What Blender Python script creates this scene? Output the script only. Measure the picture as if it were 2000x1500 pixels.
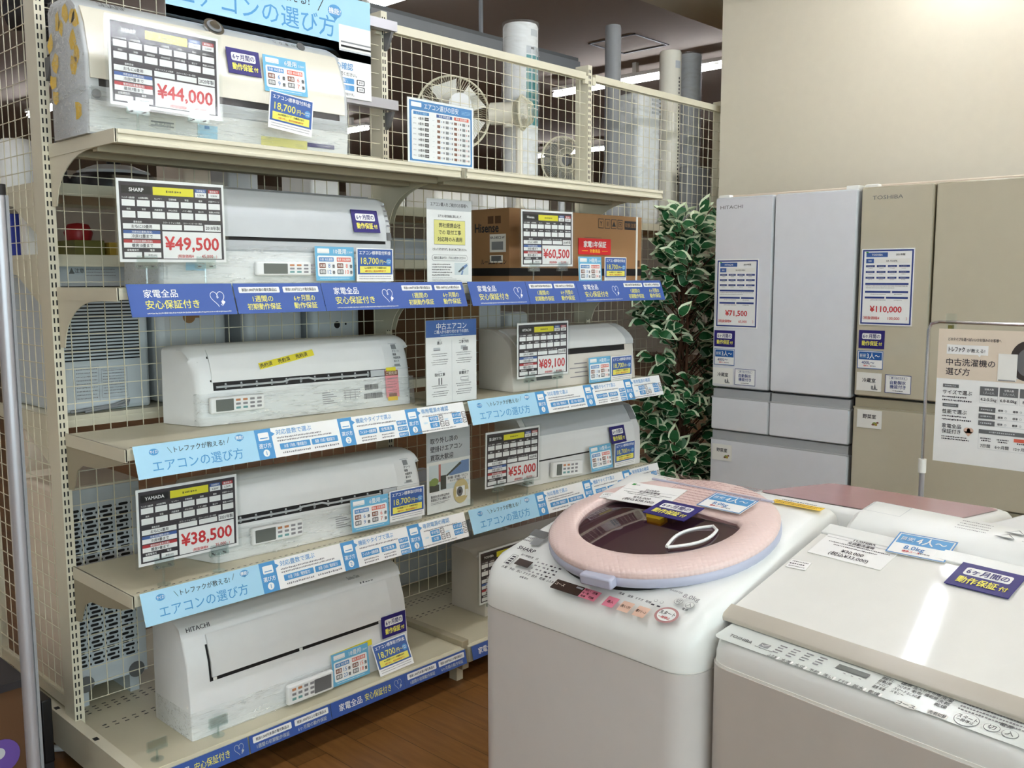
import bpy, bmesh, math, random
from mathutils import Matrix, Vector
R = math.radians
random.seed(7)
SC = bpy.context.scene
COL = SC.collection
for o in list(bpy.data.objects):
    bpy.data.objects.remove(o)

# ------------------------------------------------------------------ camera
def add_camera():
    yaw, pitch, roll = 0.816, 0.1149, -0.0019
    f = Vector((math.sin(yaw)*math.cos(pitch), math.cos(yaw)*math.cos(pitch), -math.sin(pitch)))
    r = Vector((math.cos(yaw), -math.sin(yaw), 0))
    u = r.cross(f)
    r2 = math.cos(roll)*r + math.sin(roll)*u
    u2 = -math.sin(roll)*r + math.cos(roll)*u
    cd = bpy.data.cameras.new('camera')
    cd.sensor_fit = 'HORIZONTAL'; cd.sensor_width = 36.0
    cd.lens = 1816.2476*36/2000
    cd.clip_start = 0.05; cd.clip_end = 100
    co = bpy.data.objects.new('camera', cd)
    M = Matrix(((r2.x, u2.x, -f.x, -1.0421), (r2.y, u2.y, -f.y, -2.7384), (r2.z, u2.z, -f.z, 1.463), (0, 0, 0, 1)))
    co.matrix_world = M
    COL.objects.link(co)
    SC.camera = co
add_camera()

# ------------------------------------------------------------------ world, exposure
w = bpy.data.worlds.new('world'); SC.world = w; w.use_nodes = True
w.node_tree.nodes['Background'].inputs[0].default_value = (0.80, 0.91, 1.0, 1)
pd = bpy.data.lights.new('window_portal', 'AREA'); pd.shape = 'RECTANGLE'; pd.size = 9; pd.size_y = 2.2; pd.cycles.is_portal = True
po = bpy.data.objects.new('window_portal', pd); po.location = (-2.5, -8.0, 1.5); po.rotation_euler = (math.radians(90), 0, 0); COL.objects.link(po)
w.node_tree.nodes['Background'].inputs[1].default_value = 4.0   # daylight outside the shop window
SC.view_settings.view_transform = 'Standard'
SC.view_settings.look = 'None'
SC.view_settings.gamma = 1
SC.view_settings.use_curve_mapping = False
SC.view_settings.exposure = 0.58
SC.cycles.use_denoising = True
SC.cycles.max_bounces = 8
SC.cycles.transparent_max_bounces = 24
SC.cycles.caustics_reflective = False
SC.cycles.caustics_refractive = False
TUBE = 22.0       # radiance of the fluorescent tubes over the aisle
TUBE_FAR = 17.0   # and of those in the hall behind

# ------------------------------------------------------------------ materials
def lin(h):
    c = [int(h[i:i+2], 16)/255 for i in (0, 2, 4)]
    return tuple((x/12.92 if x <= .04045 else ((x+.055)/1.055)**2.4) for x in c)
MATS = {}
def mat(n, hexc, rough=.5, metal=0., noise=0., scale=20., bump=0., coat=0., trans=None, spec=.5, stretch=None):
    m = bpy.data.materials.new(n); m.use_nodes = True
    nt = m.node_tree; b = nt.nodes['Principled BSDF']
    c = lin(hexc)
    b.inputs['Base Color'].default_value = (*c, 1)
    b.inputs['Roughness'].default_value = rough
    b.inputs['Metallic'].default_value = metal
    b.inputs['Coat Weight'].default_value = coat
    b.inputs['Coat Roughness'].default_value = .05
    b.inputs['Specular IOR Level'].default_value = spec
    tc = nt.nodes.new('ShaderNodeTexCoord'); nz = nt.nodes.new('ShaderNodeTexNoise')
    src = tc.outputs['Object']
    if stretch:
        mp = nt.nodes.new('ShaderNodeMapping'); mp.inputs['Scale'].default_value = stretch
        nt.links.new(src, mp.inputs[0]); src = mp.outputs[0]
    nt.links.new(src, nz.inputs['Vector'])
    nz.inputs['Scale'].default_value = scale; nz.inputs['Detail'].default_value = 3
    a = noise if noise else .03
    mx = nt.nodes.new('ShaderNodeMix'); mx.data_type = 'RGBA'
    mx.inputs[6].default_value = (*[x*(1-a) for x in c], 1)
    mx.inputs[7].default_value = (*[min(1, x*(1+a)) for x in c], 1)
    nt.links.new(nz.outputs[0], mx.inputs[0]); nt.links.new(mx.outputs[2], b.inputs['Base Color'])
    if bump:
        bp = nt.nodes.new('ShaderNodeBump'); bp.inputs['Strength'].default_value = bump; bp.inputs['Distance'].default_value = .004
        nt.links.new(nz.outputs[0], bp.inputs['Height']); nt.links.new(bp.outputs[0], b.inputs['Normal'])
    MATS[n] = m
    return m
def clear_mat(n, tint, gloss, rough=.06, bump=0., scale=30., stretch=None):
    m = bpy.data.materials.new(n); m.use_nodes = True
    nt = m.node_tree; nt.nodes.clear()
    out = nt.nodes.new('ShaderNodeOutputMaterial'); mx = nt.nodes.new('ShaderNodeMixShader')
    tr = nt.nodes.new('ShaderNodeBsdfTransparent'); gl = nt.nodes.new('ShaderNodeBsdfGlossy')
    tr.inputs[0].default_value = (*lin(tint), 1); gl.inputs['Roughness'].default_value = rough
    gl.inputs[0].default_value = (1, 1, 1, 1)
    lw = nt.nodes.new('ShaderNodeLayerWeight'); lw.inputs[0].default_value = gloss
    mr = nt.nodes.new('ShaderNodeMapRange'); mr.inputs[3].default_value = gloss*.6; mr.inputs[4].default_value = min(1, gloss*3)
    nt.links.new(lw.outputs['Facing'], mr.inputs[0]); nt.links.new(mr.outputs[0], mx.inputs[0])
    nt.links.new(tr.outputs[0], mx.inputs[1]); nt.links.new(gl.outputs[0], mx.inputs[2]); nt.links.new(mx.outputs[0], out.inputs[0])
    if bump:
        tc = nt.nodes.new('ShaderNodeTexCoord'); nz = nt.nodes.new('ShaderNodeTexNoise'); nz.inputs['Scale'].default_value = scale
        nz.inputs['Detail'].default_value = 4; nz.inputs['Distortion'].default_value = 1.2
        mp = nt.nodes.new('ShaderNodeMapping'); mp.inputs['Scale'].default_value = stretch or (1, 1, 1)
        bp = nt.nodes.new('ShaderNodeBump'); bp.inputs['Strength'].default_value = bump; bp.inputs['Distance'].default_value = .01
        nt.links.new(tc.outputs['Object'], mp.inputs[0]); nt.links.new(mp.outputs[0], nz.inputs['Vector'])
        nt.links.new(nz.outputs[0], bp.inputs['Height']); nt.links.new(bp.outputs[0], gl.inputs['Normal']); nt.links.new(bp.outputs[0], lw.inputs['Normal'])
    MATS[n] = m
def emit_mat(n, hexc, s):
    m = bpy.data.materials.new(n); m.use_nodes = True
    b = m.node_tree.nodes['Principled BSDF']
    b.inputs['Base Color'].default_value = (.9, .9, .9, 1)
    b.inputs['Emission Color'].default_value = (*lin(hexc), 1); b.inputs['Emission Strength'].default_value = s
    MATS[n] = m
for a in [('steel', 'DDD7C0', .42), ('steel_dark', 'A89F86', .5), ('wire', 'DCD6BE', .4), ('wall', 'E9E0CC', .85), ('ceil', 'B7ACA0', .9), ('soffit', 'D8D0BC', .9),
          ('white', 'F1F2F1', .38), ('white_gloss', 'EFF1F2', .18), ('cream', 'EFEADB', .2), ('acside', 'D9D4CA', .45), ('acgrey', 'C9CDCF', .4), ('lightgrey', 'C4C8CB', .4),
          ('black', '141214', .4), ('dark', '2A272A', .5), ('slot', '0E0B0C', .6), ('grey', '8B8D8F', .5), ('midgrey', '6A6B6C', .5), ('charcoal', '3A353B', .5),
          ('paper', 'F3F2EC', .55), ('paperw', 'F8F8F6', .5), ('paperbeige', 'E4D5C2', .6), ('navy', '261C72', .45), ('blue', '3C5CA6', .45), ('tagblue', '3F62A5', .45), ('sky', 'A9D7EF', .5), ('mid', '4E97CF', .45),
          ('tag_sky', '6FB6DA', .45), ('tag_mid', '3F86C4', .45), ('red', 'D2353A', .5), ('redbox', 'D9262A', .5), ('redbar', 'B9353B', .5), ('orange', 'E36A55', .5), ('brown', '8A5A48', .5), ('yellow', 'E9E02F', .45),
          ('paleyel', 'EFE88C', .5), ('tape', 'EFE13B', .35), ('ink', '2B2530', .6), ('inkgrey', '8C8A8E', .6), ('inkblue', '4F86C0', .6), ('inknavy', '2B3F86', .5), ('pinkpaper', 'F29AA0', .6), ('yel2', 'F3C92E', .45),
          ('green', '2E9A3C', .5), ('posterblue', '1D5CA8', .5), ('lemon', 'F1E96A', .5), ('photo_green', '8FA25A', .6), ('photo_dark', '4B4F48', .6), ('photo_blue', '6F8FC0', .6), ('photo_tan', 'D2C08A', .6), ('photo_red', 'C77C74', .6), ('photo_sky', 'DCE6E8', .6),
          ('lcd', '6E736E', .25), ('lcd_dark', '3B2A24', .2), ('btn_orange', 'C4855E', .4), ('btn_teal', '6FA0A0', .4), ('btn_pink', 'D5798D', .35), ('btn_peach', 'E0BBA6', .35),
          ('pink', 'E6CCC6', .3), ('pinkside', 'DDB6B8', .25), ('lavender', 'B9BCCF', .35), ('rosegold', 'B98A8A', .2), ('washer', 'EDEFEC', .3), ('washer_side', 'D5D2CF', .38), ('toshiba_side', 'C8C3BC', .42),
          ('glass_white', 'EFEFEA', .06), ('champagne', 'BDB6A9', .3), ('panel_mint', 'DDE3DF', .2), ('fr_white', 'E6E7EC', .09), ('fr_side', '5A565C', .35), ('fr_beige', 'C6BEA8', .07), ('fr_beige_edge', 'A79F88', .3), ('fr_gap', '3A3330', .5), ('fr_handle', 'AEB0B2', .35),
          ('leaf', '1E5A30', .38), ('leafedge', 'D7E2C2', .45), ('trunk', '5A3A26', .8), ('pot', '4A3A30', .6), ('cyan', '2E8FB5', .5), ('boxblue', '2F3C9A', .5), ('purple', '6A4FA0', .5), ('ochre', 'B89A3A', .6), ('olive', '6E6A30', .6), ('redthing', 'B02A2E', .4),
          ('icewhite', 'CBD3D8', .4), ('teal', '3E8E90', .35), ('plum', '8A7684', .2)]:
    mat(*a)
mat('floor', '8A6034', .38, noise=.3, scale=6, stretch=(3, .5, 1), spec=.35)
mat('floor_plank', '7E4C22', .38, noise=.35, scale=7, stretch=(3, .5, 1), spec=.35)
mat('card', 'A07850', .8, noise=.06, scale=8)
mat('card_dark', '5E4026', .85, noise=.08, scale=8)  # brown darkened so the far-side carton's colour holds its deep shade
mat('deck', 'CFC8AE', .4, noise=.07, scale=9)
mat('chrome', 'C8C8CC', .18, metal=1)
mat('alu', 'B4B3B8', .33, metal=.45, noise=.05, scale=3)
mat('emblem', 'D0D0D0', .15, metal=1)
clear_mat('clear', 'F6FAFA', .12)
clear_mat('sleeve', 'FCFDFD', .045, rough=.1)
def film_mat(n, tint, solid, rough, scale, stretch):
    """thin crinkled wrap: mostly see-through, a little milky, with sharp folds that catch the lamps"""
    m = bpy.data.materials.new(n); m.use_nodes = True; nt = m.node_tree; nt.nodes.clear(); N = nt.nodes.new; K = nt.links.new
    out = N('ShaderNodeOutputMaterial'); mx = N('ShaderNodeMixShader'); tr = N('ShaderNodeBsdfTransparent'); b = N('ShaderNodeBsdfPrincipled')
    tr.inputs[0].default_value = (*lin('FBFCFC'), 1); b.inputs['Base Color'].default_value = (*lin(tint), 1); b.inputs['Roughness'].default_value = rough; b.inputs['Specular IOR Level'].default_value = 1.0; b.inputs['Coat Weight'].default_value = 1; b.inputs['Coat Roughness'].default_value = .06
    tc = N('ShaderNodeTexCoord'); mp = N('ShaderNodeMapping'); mp.inputs['Scale'].default_value = stretch; nz = N('ShaderNodeTexNoise'); nz.inputs['Scale'].default_value = scale; nz.inputs['Detail'].default_value = 5; nz.inputs['Distortion'].default_value = 1.5
    bp = N('ShaderNodeBump'); bp.inputs['Strength'].default_value = 1; bp.inputs['Distance'].default_value = .012
    mr = N('ShaderNodeMapRange'); mr.inputs[1].default_value = .48; mr.inputs[2].default_value = .72; mr.inputs[3].default_value = solid*.35; mr.inputs[4].default_value = solid*1.7
    K(tc.outputs['Object'], mp.inputs[0]); K(mp.outputs[0], nz.inputs['Vector']); K(nz.outputs[0], bp.inputs['Height']); K(bp.outputs[0], b.inputs['Normal']); K(bp.outputs[0], b.inputs['Coat Normal']); K(nz.outputs[0], mr.inputs[0])
    K(mr.outputs[0], mx.inputs[0]); K(tr.outputs[0], mx.inputs[1]); K(b.outputs[0], mx.inputs[2]); K(mx.outputs[0], out.inputs[0]); MATS[n] = m
film_mat('film', 'F6F7F5', .26, .2, 9, (1.0, 5, 9))
film_mat('bag', 'F2F4F4', .14, .2, 9, (1, 1, 2.5))
clear_mat('glazing', 'F4FAF8', .04)
clear_mat('cover', 'FCFCFB', .05, rough=.22)
clear_mat('window', 'B9A2AA', .16, rough=.03)
emit_mat('tube', 'F3F6FF', TUBE)
emit_mat('tube_far', 'F5F7FF', TUBE_FAR)

def dot_material():
    m = MATS['pink']; nt = m.node_tree; b = nt.nodes['Principled BSDF']
    tc = nt.nodes.new('ShaderNodeTexCoord'); v = nt.nodes.new('ShaderNodeTexVoronoi')
    v.inputs['Scale'].default_value = 105; v.inputs['Randomness'].default_value = 0
    mp = nt.nodes.new('ShaderNodeMapping'); mp.inputs['Rotation'].default_value = (0, 0, R(45))
    nt.links.new(tc.outputs['Object'], mp.inputs[0]); nt.links.new(mp.outputs[0], v.inputs['Vector'])
    bp = nt.nodes.new('ShaderNodeBump'); bp.inputs['Strength'].default_value = .55; bp.inputs['Distance'].default_value = .003; bp.invert = True
    nt.links.new(v.outputs['Distance'], bp.inputs['Height']); nt.links.new(bp.outputs[0], b.inputs['Normal'])
dot_material()
def floor_material():
    m = MATS['floor']; nt = m.node_tree; b = nt.nodes['Principled BSDF']
    tc = nt.nodes.new('ShaderNodeTexCoord'); br = nt.nodes.new('ShaderNodeTexBrick')
    br.inputs['Scale'].default_value = 1; br.inputs['Brick Width'].default_value = .9; br.inputs['Row Height'].default_value = .11
    br.inputs['Mortar Size'].default_value = .0012; br.inputs['Bias'].default_value = -.2
    br.inputs['Color1'].default_value = (*lin('8E6236'), 1); br.inputs['Color2'].default_value = (*lin('74502A'), 1); br.inputs['Mortar'].default_value = (*lin('4C3218'), 1)
    mp = nt.nodes.new('ShaderNodeMapping'); mp.inputs['Rotation'].default_value = (0, 0, R(90))
    nt.links.new(tc.outputs['Object'], mp.inputs[0]); nt.links.new(mp.outputs[0], br.inputs['Vector'])
    nz = nt.nodes.new('ShaderNodeTexNoise'); m2 = nt.nodes.new('ShaderNodeMapping'); m2.inputs['Scale'].default_value = (22, 2.2, 1)
    nz.inputs['Scale'].default_value = 2.5; nz.inputs['Detail'].default_value = 6
    nt.links.new(tc.outputs['Object'], m2.inputs[0]); nt.links.new(m2.outputs[0], nz.inputs['Vector'])
    mx = nt.nodes.new('ShaderNodeMix'); mx.data_type = 'RGBA'; mx.blend_type = 'MULTIPLY'; mx.inputs[0].default_value = .55
    cr = nt.nodes.new('ShaderNodeValToRGB'); cr.color_ramp.elements[0].position = .3; cr.color_ramp.elements[0].color = (.45, .4, .36, 1); cr.color_ramp.elements[1].position = .7
    nt.links.new(nz.outputs[0], cr.inputs[0]); nt.links.new(br.outputs['Color'], mx.inputs[6]); nt.links.new(cr.outputs[0], mx.inputs[7])
    nt.links.new(mx.outputs[2], b.inputs['Base Color'])
floor_material()

# ------------------------------------------------------------------ mesh helpers
class MB:
    def __init__(s, org=(0, 0, 0)):
        s.v = []; s.f = []; s.m = []; s.o = Vector(org)
    def add(s, vs, fs, m):
        n = len(s.v); s.v += [tuple(x) for x in vs]; s.f += [[i+n for i in f] for f in fs]; s.m += [m]*len(fs)
    def box(s, x0, x1, y0, y1, z0, z1, m):
        s.add([(x0, y0, z0), (x1, y0, z0), (x1, y1, z0), (x0, y1, z0), (x0, y0, z1), (x1, y0, z1), (x1, y1, z1), (x0, y1, z1)],
              [(0, 3, 2, 1), (4, 5, 6, 7), (0, 1, 5, 4), (1, 2, 6, 5), (2, 3, 7, 6), (3, 0, 4, 7)], m)
    def tube(s, pts, r, m, n=8, cap=True, r2=None):
        pts = [Vector(p) for p in pts]; rings = []
        for i, p in enumerate(pts):
            d = (pts[min(i+1, len(pts)-1)]-pts[max(i-1, 0)]).normalized()
            a = d.orthogonal().normalized() if i == 0 else (pa - d*pa.dot(d)).normalized()
            pa = a; b = d.cross(a)
            rr = r if r2 is None else r+(r2-r)*i/(len(pts)-1)
            rings.append([p+a*rr*math.cos(2*math.pi*k/n)+b*rr*math.sin(2*math.pi*k/n) for k in range(n)])
        vs = [v for q in rings for v in q]; fs = []
        for i in range(len(pts)-1):
            for k in range(n):
                fs.append((i*n+k, i*n+(k+1) % n, (i+1)*n+(k+1) % n, (i+1)*n+k))
        if cap:
            fs.append(tuple(range(n-1, -1, -1))); fs.append(tuple((len(pts)-1)*n+k for k in range(n)))
        s.add(vs, fs, m)
    def loft(s, rings, m, cap0=True, cap1=True):
        n = len(rings[0]); vs = [v for q in rings for v in q]; fs = []
        for i in range(len(rings)-1):
            for k in range(n):
                fs.append((i*n+k, i*n+(k+1) % n, (i+1)*n+(k+1) % n, (i+1)*n+k))
        if cap0: fs.append(tuple(range(n-1, -1, -1)))
        if cap1: fs.append(tuple((len(rings)-1)*n+k for k in range(n)))
        s.add(vs, fs, m)
    def lathe(s, prof, m, n=24, c=(0, 0)):
        s.loft([[(c[0]+r*math.cos(2*math.pi*k/n), c[1]+r*math.sin(2*math.pi*k/n), z) for k in range(n)] for r, z in prof], m)
    def prismx(s, prof, x0, x1, m, m_cap=None):
        n = len(prof)
        vs = [(x0, y, z) for y, z in prof]+[(x1, y, z) for y, z in prof]
        s.add(vs, [(i, i+n, (i+1) % n+n, (i+1) % n) for i in range(n)], m)
        s.add(vs, [tuple(range(n)), tuple(range(2*n-1, n-1, -1))], m_cap or m)
    def build(s, name, parent=None, loc=None, rot=None, smooth=35, bevel=0, seg=2):
        me = bpy.data.meshes.new(name)
        vs = [(a-s.o.x, b-s.o.y, c-s.o.z) for a, b, c in s.v]
        me.from_pydata(vs, [], s.f)
        names = list(dict.fromkeys(s.m))
        for n in names: me.materials.append(MATS[n])
        ix = {n: i for i, n in enumerate(names)}
        me.polygons.foreach_set('material_index', [ix[n] for n in s.m])
        me.validate(); me.update()
        if smooth:
            me.polygons.foreach_set('use_smooth', [True]*len(me.polygons))
            me.set_sharp_from_angle(angle=R(smooth))
        o = bpy.data.objects.new(name, me); COL.objects.link(o)
        if parent: o.parent = parent
        if loc: o.location = loc
        if rot: o.rotation_euler = rot
        if bevel:
            b = o.modifiers.new('bevel', 'BEVEL'); b.width = bevel; b.segments = seg; b.limit_method = 'ANGLE'; b.angle_limit = R(40)
            b.harden_normals = False
        return o
def tag(o, label, cat, group=None):
    o['label'] = label; o['category'] = cat
    if group: o['group'] = group
    return o
def empty(name, loc, label, cat, group=None, rz=0):
    o = bpy.data.objects.new(name, None); COL.objects.link(o); o.location = loc; o.rotation_euler = (0, 0, rz)
    o.empty_display_size = .1
    return tag(o, label, cat, group)
def struct(o):
    o['kind'] = 'structure'; return o
def boxobj(name, x0, x1, y0, y1, z0, z1, m, parent=None, bevel=0, org=(0, 0, 0), seg=2):
    b = MB(org); b.box(x0, x1, y0, y1, z0, z1, m); return b.build(name, parent, bevel=bevel, seg=seg)
def copy_tree(o):
    c = o.copy(); COL.objects.link(c)
    for ch in o.children:
        d = ch.copy(); COL.objects.link(d); d.parent = c
        for g in ch.children:
            e = g.copy(); COL.objects.link(e); e.parent = d
    return c

# ------------------------------------------------------------------ lettering
TX = {}
def glyphs(s, bold):
    k = (s, bold)
    if k not in TX:
        c = bpy.data.curves.new('t', 'FONT'); c.body = s; c.resolution_u = 2; c.offset = bold
        o = bpy.data.objects.new('t', c)
        me = o.to_mesh()
        vs = [(v.co.x, v.co.y) for v in me.vertices]; fs = [tuple(p.vertices) for p in me.polygons]
        o.to_mesh_clear(); bpy.data.objects.remove(o); bpy.data.curves.remove(c)
        if not vs: vs = [(0, 0)]
        x0 = min(v[0] for v in vs); x1 = max(v[0] for v in vs)
        TX[k] = ([(x-x0, y) for x, y in vs], fs, x1-x0)
    return TX[k]

class Sheet(MB):
    """A printed sheet: x right, z up, facing -y.  Positions are fractions of its width and height from the top left."""
    def __init__(s, w, h, th=.0015, face='paperw', back='paper', base=True, r=0):
        super().__init__(); s.w = w; s.h = h; s.th = th; s.lay = .00035
        if base:
            s.box(0, w, 0, th, 0, h, back)
            s.rect(0, 0, 1, 1, face, 0)
    def P(s, x, y, k): return (x*s.w, -.0002-k*s.lay, (1-y)*s.h)
    def rect(s, x0, y0, x1, y1, m, k=1, r=0):
        if not r:
            s.add([s.P(x0, y0, k), s.P(x0, y1, k), s.P(x1, y1, k), s.P(x1, y0, k)], [(0, 1, 2, 3)], m); return
        X0, X1, Y0, Y1 = x0*s.w, x1*s.w, (1-y1)*s.h, (1-y0)*s.h
        r = min(r, (X1-X0)/2, (Y1-Y0)/2); vs = []
        for cx, cy, a in ((X1-r, Y1-r, 0), (X0+r, Y1-r, 90), (X0+r, Y0+r, 180), (X1-r, Y0+r, 270)):
            for i in range(5):
                t = R(a+i*22.5); vs.append((cx+r*math.cos(t), -.0002-k*s.lay, cy+r*math.sin(t)))
        s.add(vs, [tuple(range(len(vs)))], m)
    def frame(s, x0, y0, x1, y1, t, m, k=1):
        tx = t/s.w; ty = t/s.h
        for a in ((x0, y0, x1, y0+ty), (x0, y1-ty, x1, y1), (x0, y0+ty, x0+tx, y1-ty), (x1-tx, y0+ty, x1, y1-ty)): s.rect(*a, m, k)
    def ell(s, cx, cy, rx, ry, m, k=1, n=20):
        vs = [(cx*s.w+rx*math.cos(2*math.pi*i/n), -.0002-k*s.lay, (1-cy)*s.h+ry*math.sin(2*math.pi*i/n)) for i in range(n)]
        s.add(vs, [tuple(range(n))], m)
    def poly(s, pts, m, k=1):
        vs = [s.P(x, y, k) for x, y in pts]
        a = sum(vs[i][0]*vs[(i+1) % len(vs)][2]-vs[(i+1) % len(vs)][0]*vs[i][2] for i in range(len(vs)))
        f = tuple(range(len(vs)))
        s.add(vs, [f if a > 0 else f[::-1]], m)
    def line(s, pts, t, m, k=1):
        P = [Vector((x*s.w, (1-y)*s.h)) for x, y in pts]
        for a, b in zip(P, P[1:]):
            d = (b-a).normalized()*t/2; n = Vector((-d.y, d.x)); a2 = a-d*.7; b2 = b+d*.7
            vs = [(q.x, -.0002-k*s.lay, q.y) for q in (a2-n, b2-n, b2+n, a2+n)]
            s.add(vs, [(0, 1, 2, 3)], m)
    def txt(s, t, x, y, size, m, k=2, al='c', bold=.012, mw=0, sx=1., skew=0):
        """y is the middle line, size the em as a fraction of the height, mw the greatest width as a fraction"""
        vs, fs, wd = glyphs(t, 0); e = size*s.h; fx = e*sx
        if mw and wd*fx > mw*s.w: fx = mw*s.w/wd
        W = wd*fx; X = x*s.w-(W/2 if al == 'c' else W if al == 'r' else 0); Y = (1-y)*s.h-.36*e
        q = bold*e*.8
        for i, (dx, dy) in enumerate(((-q, 0), (q, 0), (0, q), (0, -q)) if q > 0 else ((0, 0),)):
            s.add([(X+dx+a*fx+b*e*skew, -.0002-k*s.lay-i*.00007, Y+dy+b*e) for a, b in vs], fs, m)
    def small(s, x0, x1, y, size, m='ink', k=2, seed=1, gap=.35):
        """fine print too small to read: a row of dashes"""
        rd = random.Random(seed*977+int(x0*1000)+int(y*7919)); x = x0; u = size*s.h/s.w
        while x < x1-u*.4:
            q = min(x1, x+u*rd.uniform(.5, 1.0))
            s.rect(x, y-size/2*rd.uniform(.5, 1), q, y+size/2*rd.uniform(.5, 1), m, k); x = q+u*gap*rd.uniform(.6, 1.4)
def heart(s, cx, cy, hw, m, k=2, t=.0022):
    """heart drawn with a cable that ends in a plug"""
    pts = []
    for i in range(-14, 27):
        a = math.pi*2*i/28
        X = .92*16*math.sin(a)**3/16; Y = (13*math.cos(a)-5*math.cos(2*a)-2*math.cos(3*a)-math.cos(4*a))/15
        pts.append((X, Y))
    ax = hw/s.w; ay = hw/s.h
    s.line([(cx+X*ax, cy-Y*ay) for X, Y in pts[0:14]], t, m, k)
    s.line([(cx+X*ax, cy-Y*ay) for X, Y in pts[14:25]], t, m, k)
    s.line([(cx+.05*ax, cy-.3*ay), (cx+.12*ax, cy-.05*ay), (cx-.02*ax, cy+.05*ay), (cx-.08*ax, cy-.12*ay), (cx, cy-.34*ay)], t, m, k)
    p = lambda a, b: (cx+a*ax, cy-b*ay)
    s.poly([p(.42, -.62), p(.72, -.32), p(.98, -.55), p(.66, -.88)], m, k)
    s.line([p(.5, -.76), p(.34, -.92)], t, m, k); s.line([p(.62, -.86), p(.48, -1.02)], t, m, k)
def put(o, p, yaw=0., lean=0., roll=0.):
    """bottom-left corner at p, turned about z, leaning back, rolled in its own plane"""
    o.matrix_world = Matrix.Translation(p) @ Matrix.Rotation(yaw, 4, 'Z') @ Matrix.Rotation(-lean, 4, 'X') @ Matrix.Rotation(-roll, 4, 'Y')
    return o

# ================================================================== the setting
struct(boxobj('floor', -9, 14, -8, 14, -.05, 0, 'floor'))
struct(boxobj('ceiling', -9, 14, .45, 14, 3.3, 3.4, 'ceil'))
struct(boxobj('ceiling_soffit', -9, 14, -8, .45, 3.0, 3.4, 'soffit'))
struct(boxobj('wall_right', 3.45, 3.7, -8, -.05, 0, 3.0, 'wall'))
struct(boxobj('wall_left', -9.2, -9, -8, 14, 0, 3.4, 'wall'))
struct(boxobj('wall_back', -9, 14, 14, 14.2, 0, 3.4, 'wall'))
struct(boxobj('wall_far_right', 14, 14.2, -8, 14, 0, 3.4, 'wall'))
wf = MB()
for a in ((-9, -7, 0, 3.4), (2, 14, 0, 3.4), (-7, 2, 0, .4), (-7, 2, 2.6, 3.4)): wf.box(a[0], a[1], -8.2, -8, a[2], a[3], 'wall')
struct(wf.build('wall_front', smooth=0))
wf = MB()
for i in range(7): x = -7+1.5*i; wf.box(x-.03, x+.03, -8.15, -8.07, .4, 2.6, 'alu')
for z in (.4, 2.57): wf.box(-7, 2, -8.15, -8.07, z, z+.03, 'alu')
wf.box(-7, 2, -8.115, -8.105, .4, 2.6, 'glazing'); struct(wf.build('window_1', smooth=0))
h = MB()
for a in ((4.94, 4.955, 1.6, 2.05), (5.39, 5.405, 1.6, 2.05), (4.94, 5.405, 1.6, 1.615), (4.94, 5.405, 2.035, 2.05)): h.box(*a, 3.292, 3.3, 'midgrey')
struct(h.build('trim_1'))

# ------------------------------------------------------------------ fluorescent lamps
def lamp(x0, y0, x1, y1, z, top, label, m, group, r=.016):
    root = empty('ceiling_lamp', ((x0+x1)/2, (y0+y1)/2, z), label, 'ceiling lamp', group)
    b = MB(root.location); b.tube([(x0, y0, z), (x1, y1, z)], r, m, 10); b.build('tube', root)
    h = MB(root.location)
    hx, hy = (.0, .04) if abs(x1-x0) > abs(y1-y0) else (.04, .0)
    h.box(min(x0, x1)-hx, max(x0, x1)+hx, min(y0, y1)-hy, max(y0, y1)+hy, z+.03, z+.06, 'paper')
    for q in (.06, .94):
        px, py = x0+(x1-x0)*q, y0+(y1-y0)*q; h.box(px-.02, px+.02, py-.02, py+.02, z+.01, z+.035, 'paper')
    h.box((x0+x1)/2-.02, (x0+x1)/2+.02, (y0+y1)/2-.02, (y0+y1)/2+.02, z+.06, top, 'paper')
    h.build('housing', root)
    return root
for k in range(6):
    x = -5.2+1.5*k
    lamp(x, -1.33, x+1.38, -1.33, 2.9, 3.0, 'fluorescent lamp in the row over the washing machines', 'tube', 'lamps over the aisle', .02)
for y in (-3.6, -5.8):
    for k in range(5):
        x = -5.2+1.9*k
        lamp(x, y, x+1.5, y, 2.9, 3.0, 'fluorescent lamp in the rows behind the viewpoint', 'tube', 'lamps behind the viewpoint', .02)
far = [(5.75, 3.1, 1.25), (5.75, 1.22, .2), (2.78, 2.1, 1.75), (5.75, 6.5, 5.9), (5.75, 8.6, 7.2), (2.78, 4.8, 3.2), (2.78, 7.8, 6.2), (-.6, 2.9, 1.3), (-.6, 6, 4.4), (-3.9, 3, 1.4), (-3.9, 6.5, 5), (9, 3, 1.4), (9, 6.5, 5), (-3.9, 9.5, 8)]
lb = ['long lit tube over the hall, seen right of the tall grey tower', 'lit tube at the edge of the white wall, beyond the towers', 'lit tube at the top edge, behind the hanging rail', 'lit tube seen through the grid left of the chart']
for i, (x, y0, y1) in enumerate(far):
    lamp(x, y0, x, y1, 3.15, 3.3, lb[i] if i < 4 else 'lit tube farther back in the hall', 'tube_far', 'lamps of the hall behind' if i > 3 else None, .022)
b = MB(); b.box(1.9, 3.5, .96, 1.04, 2.70, 2.76, 'grey'); b.box(1.9, 3.5, .975, 1.025, 2.76, 2.785, 'midgrey')
root = empty('hanging_rail', (2.7, 1, 2.7), 'grey metal rail hung from the ceiling behind the shelves', 'rail')
b.o = Vector(root.location); b.build('rail', root)
b = MB(root.location); b.tube([(2.69, 1, 2.78), (2.69, 1, 3.3)], .012, 'grey'); b.build('hanger_rod', root)
b = MB(root.location); b.tube([(1.885, 1, 2.765), (1.9, 1, 2.765)], .035, 'paper', 20); b.build('end_cap', root)

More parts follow.
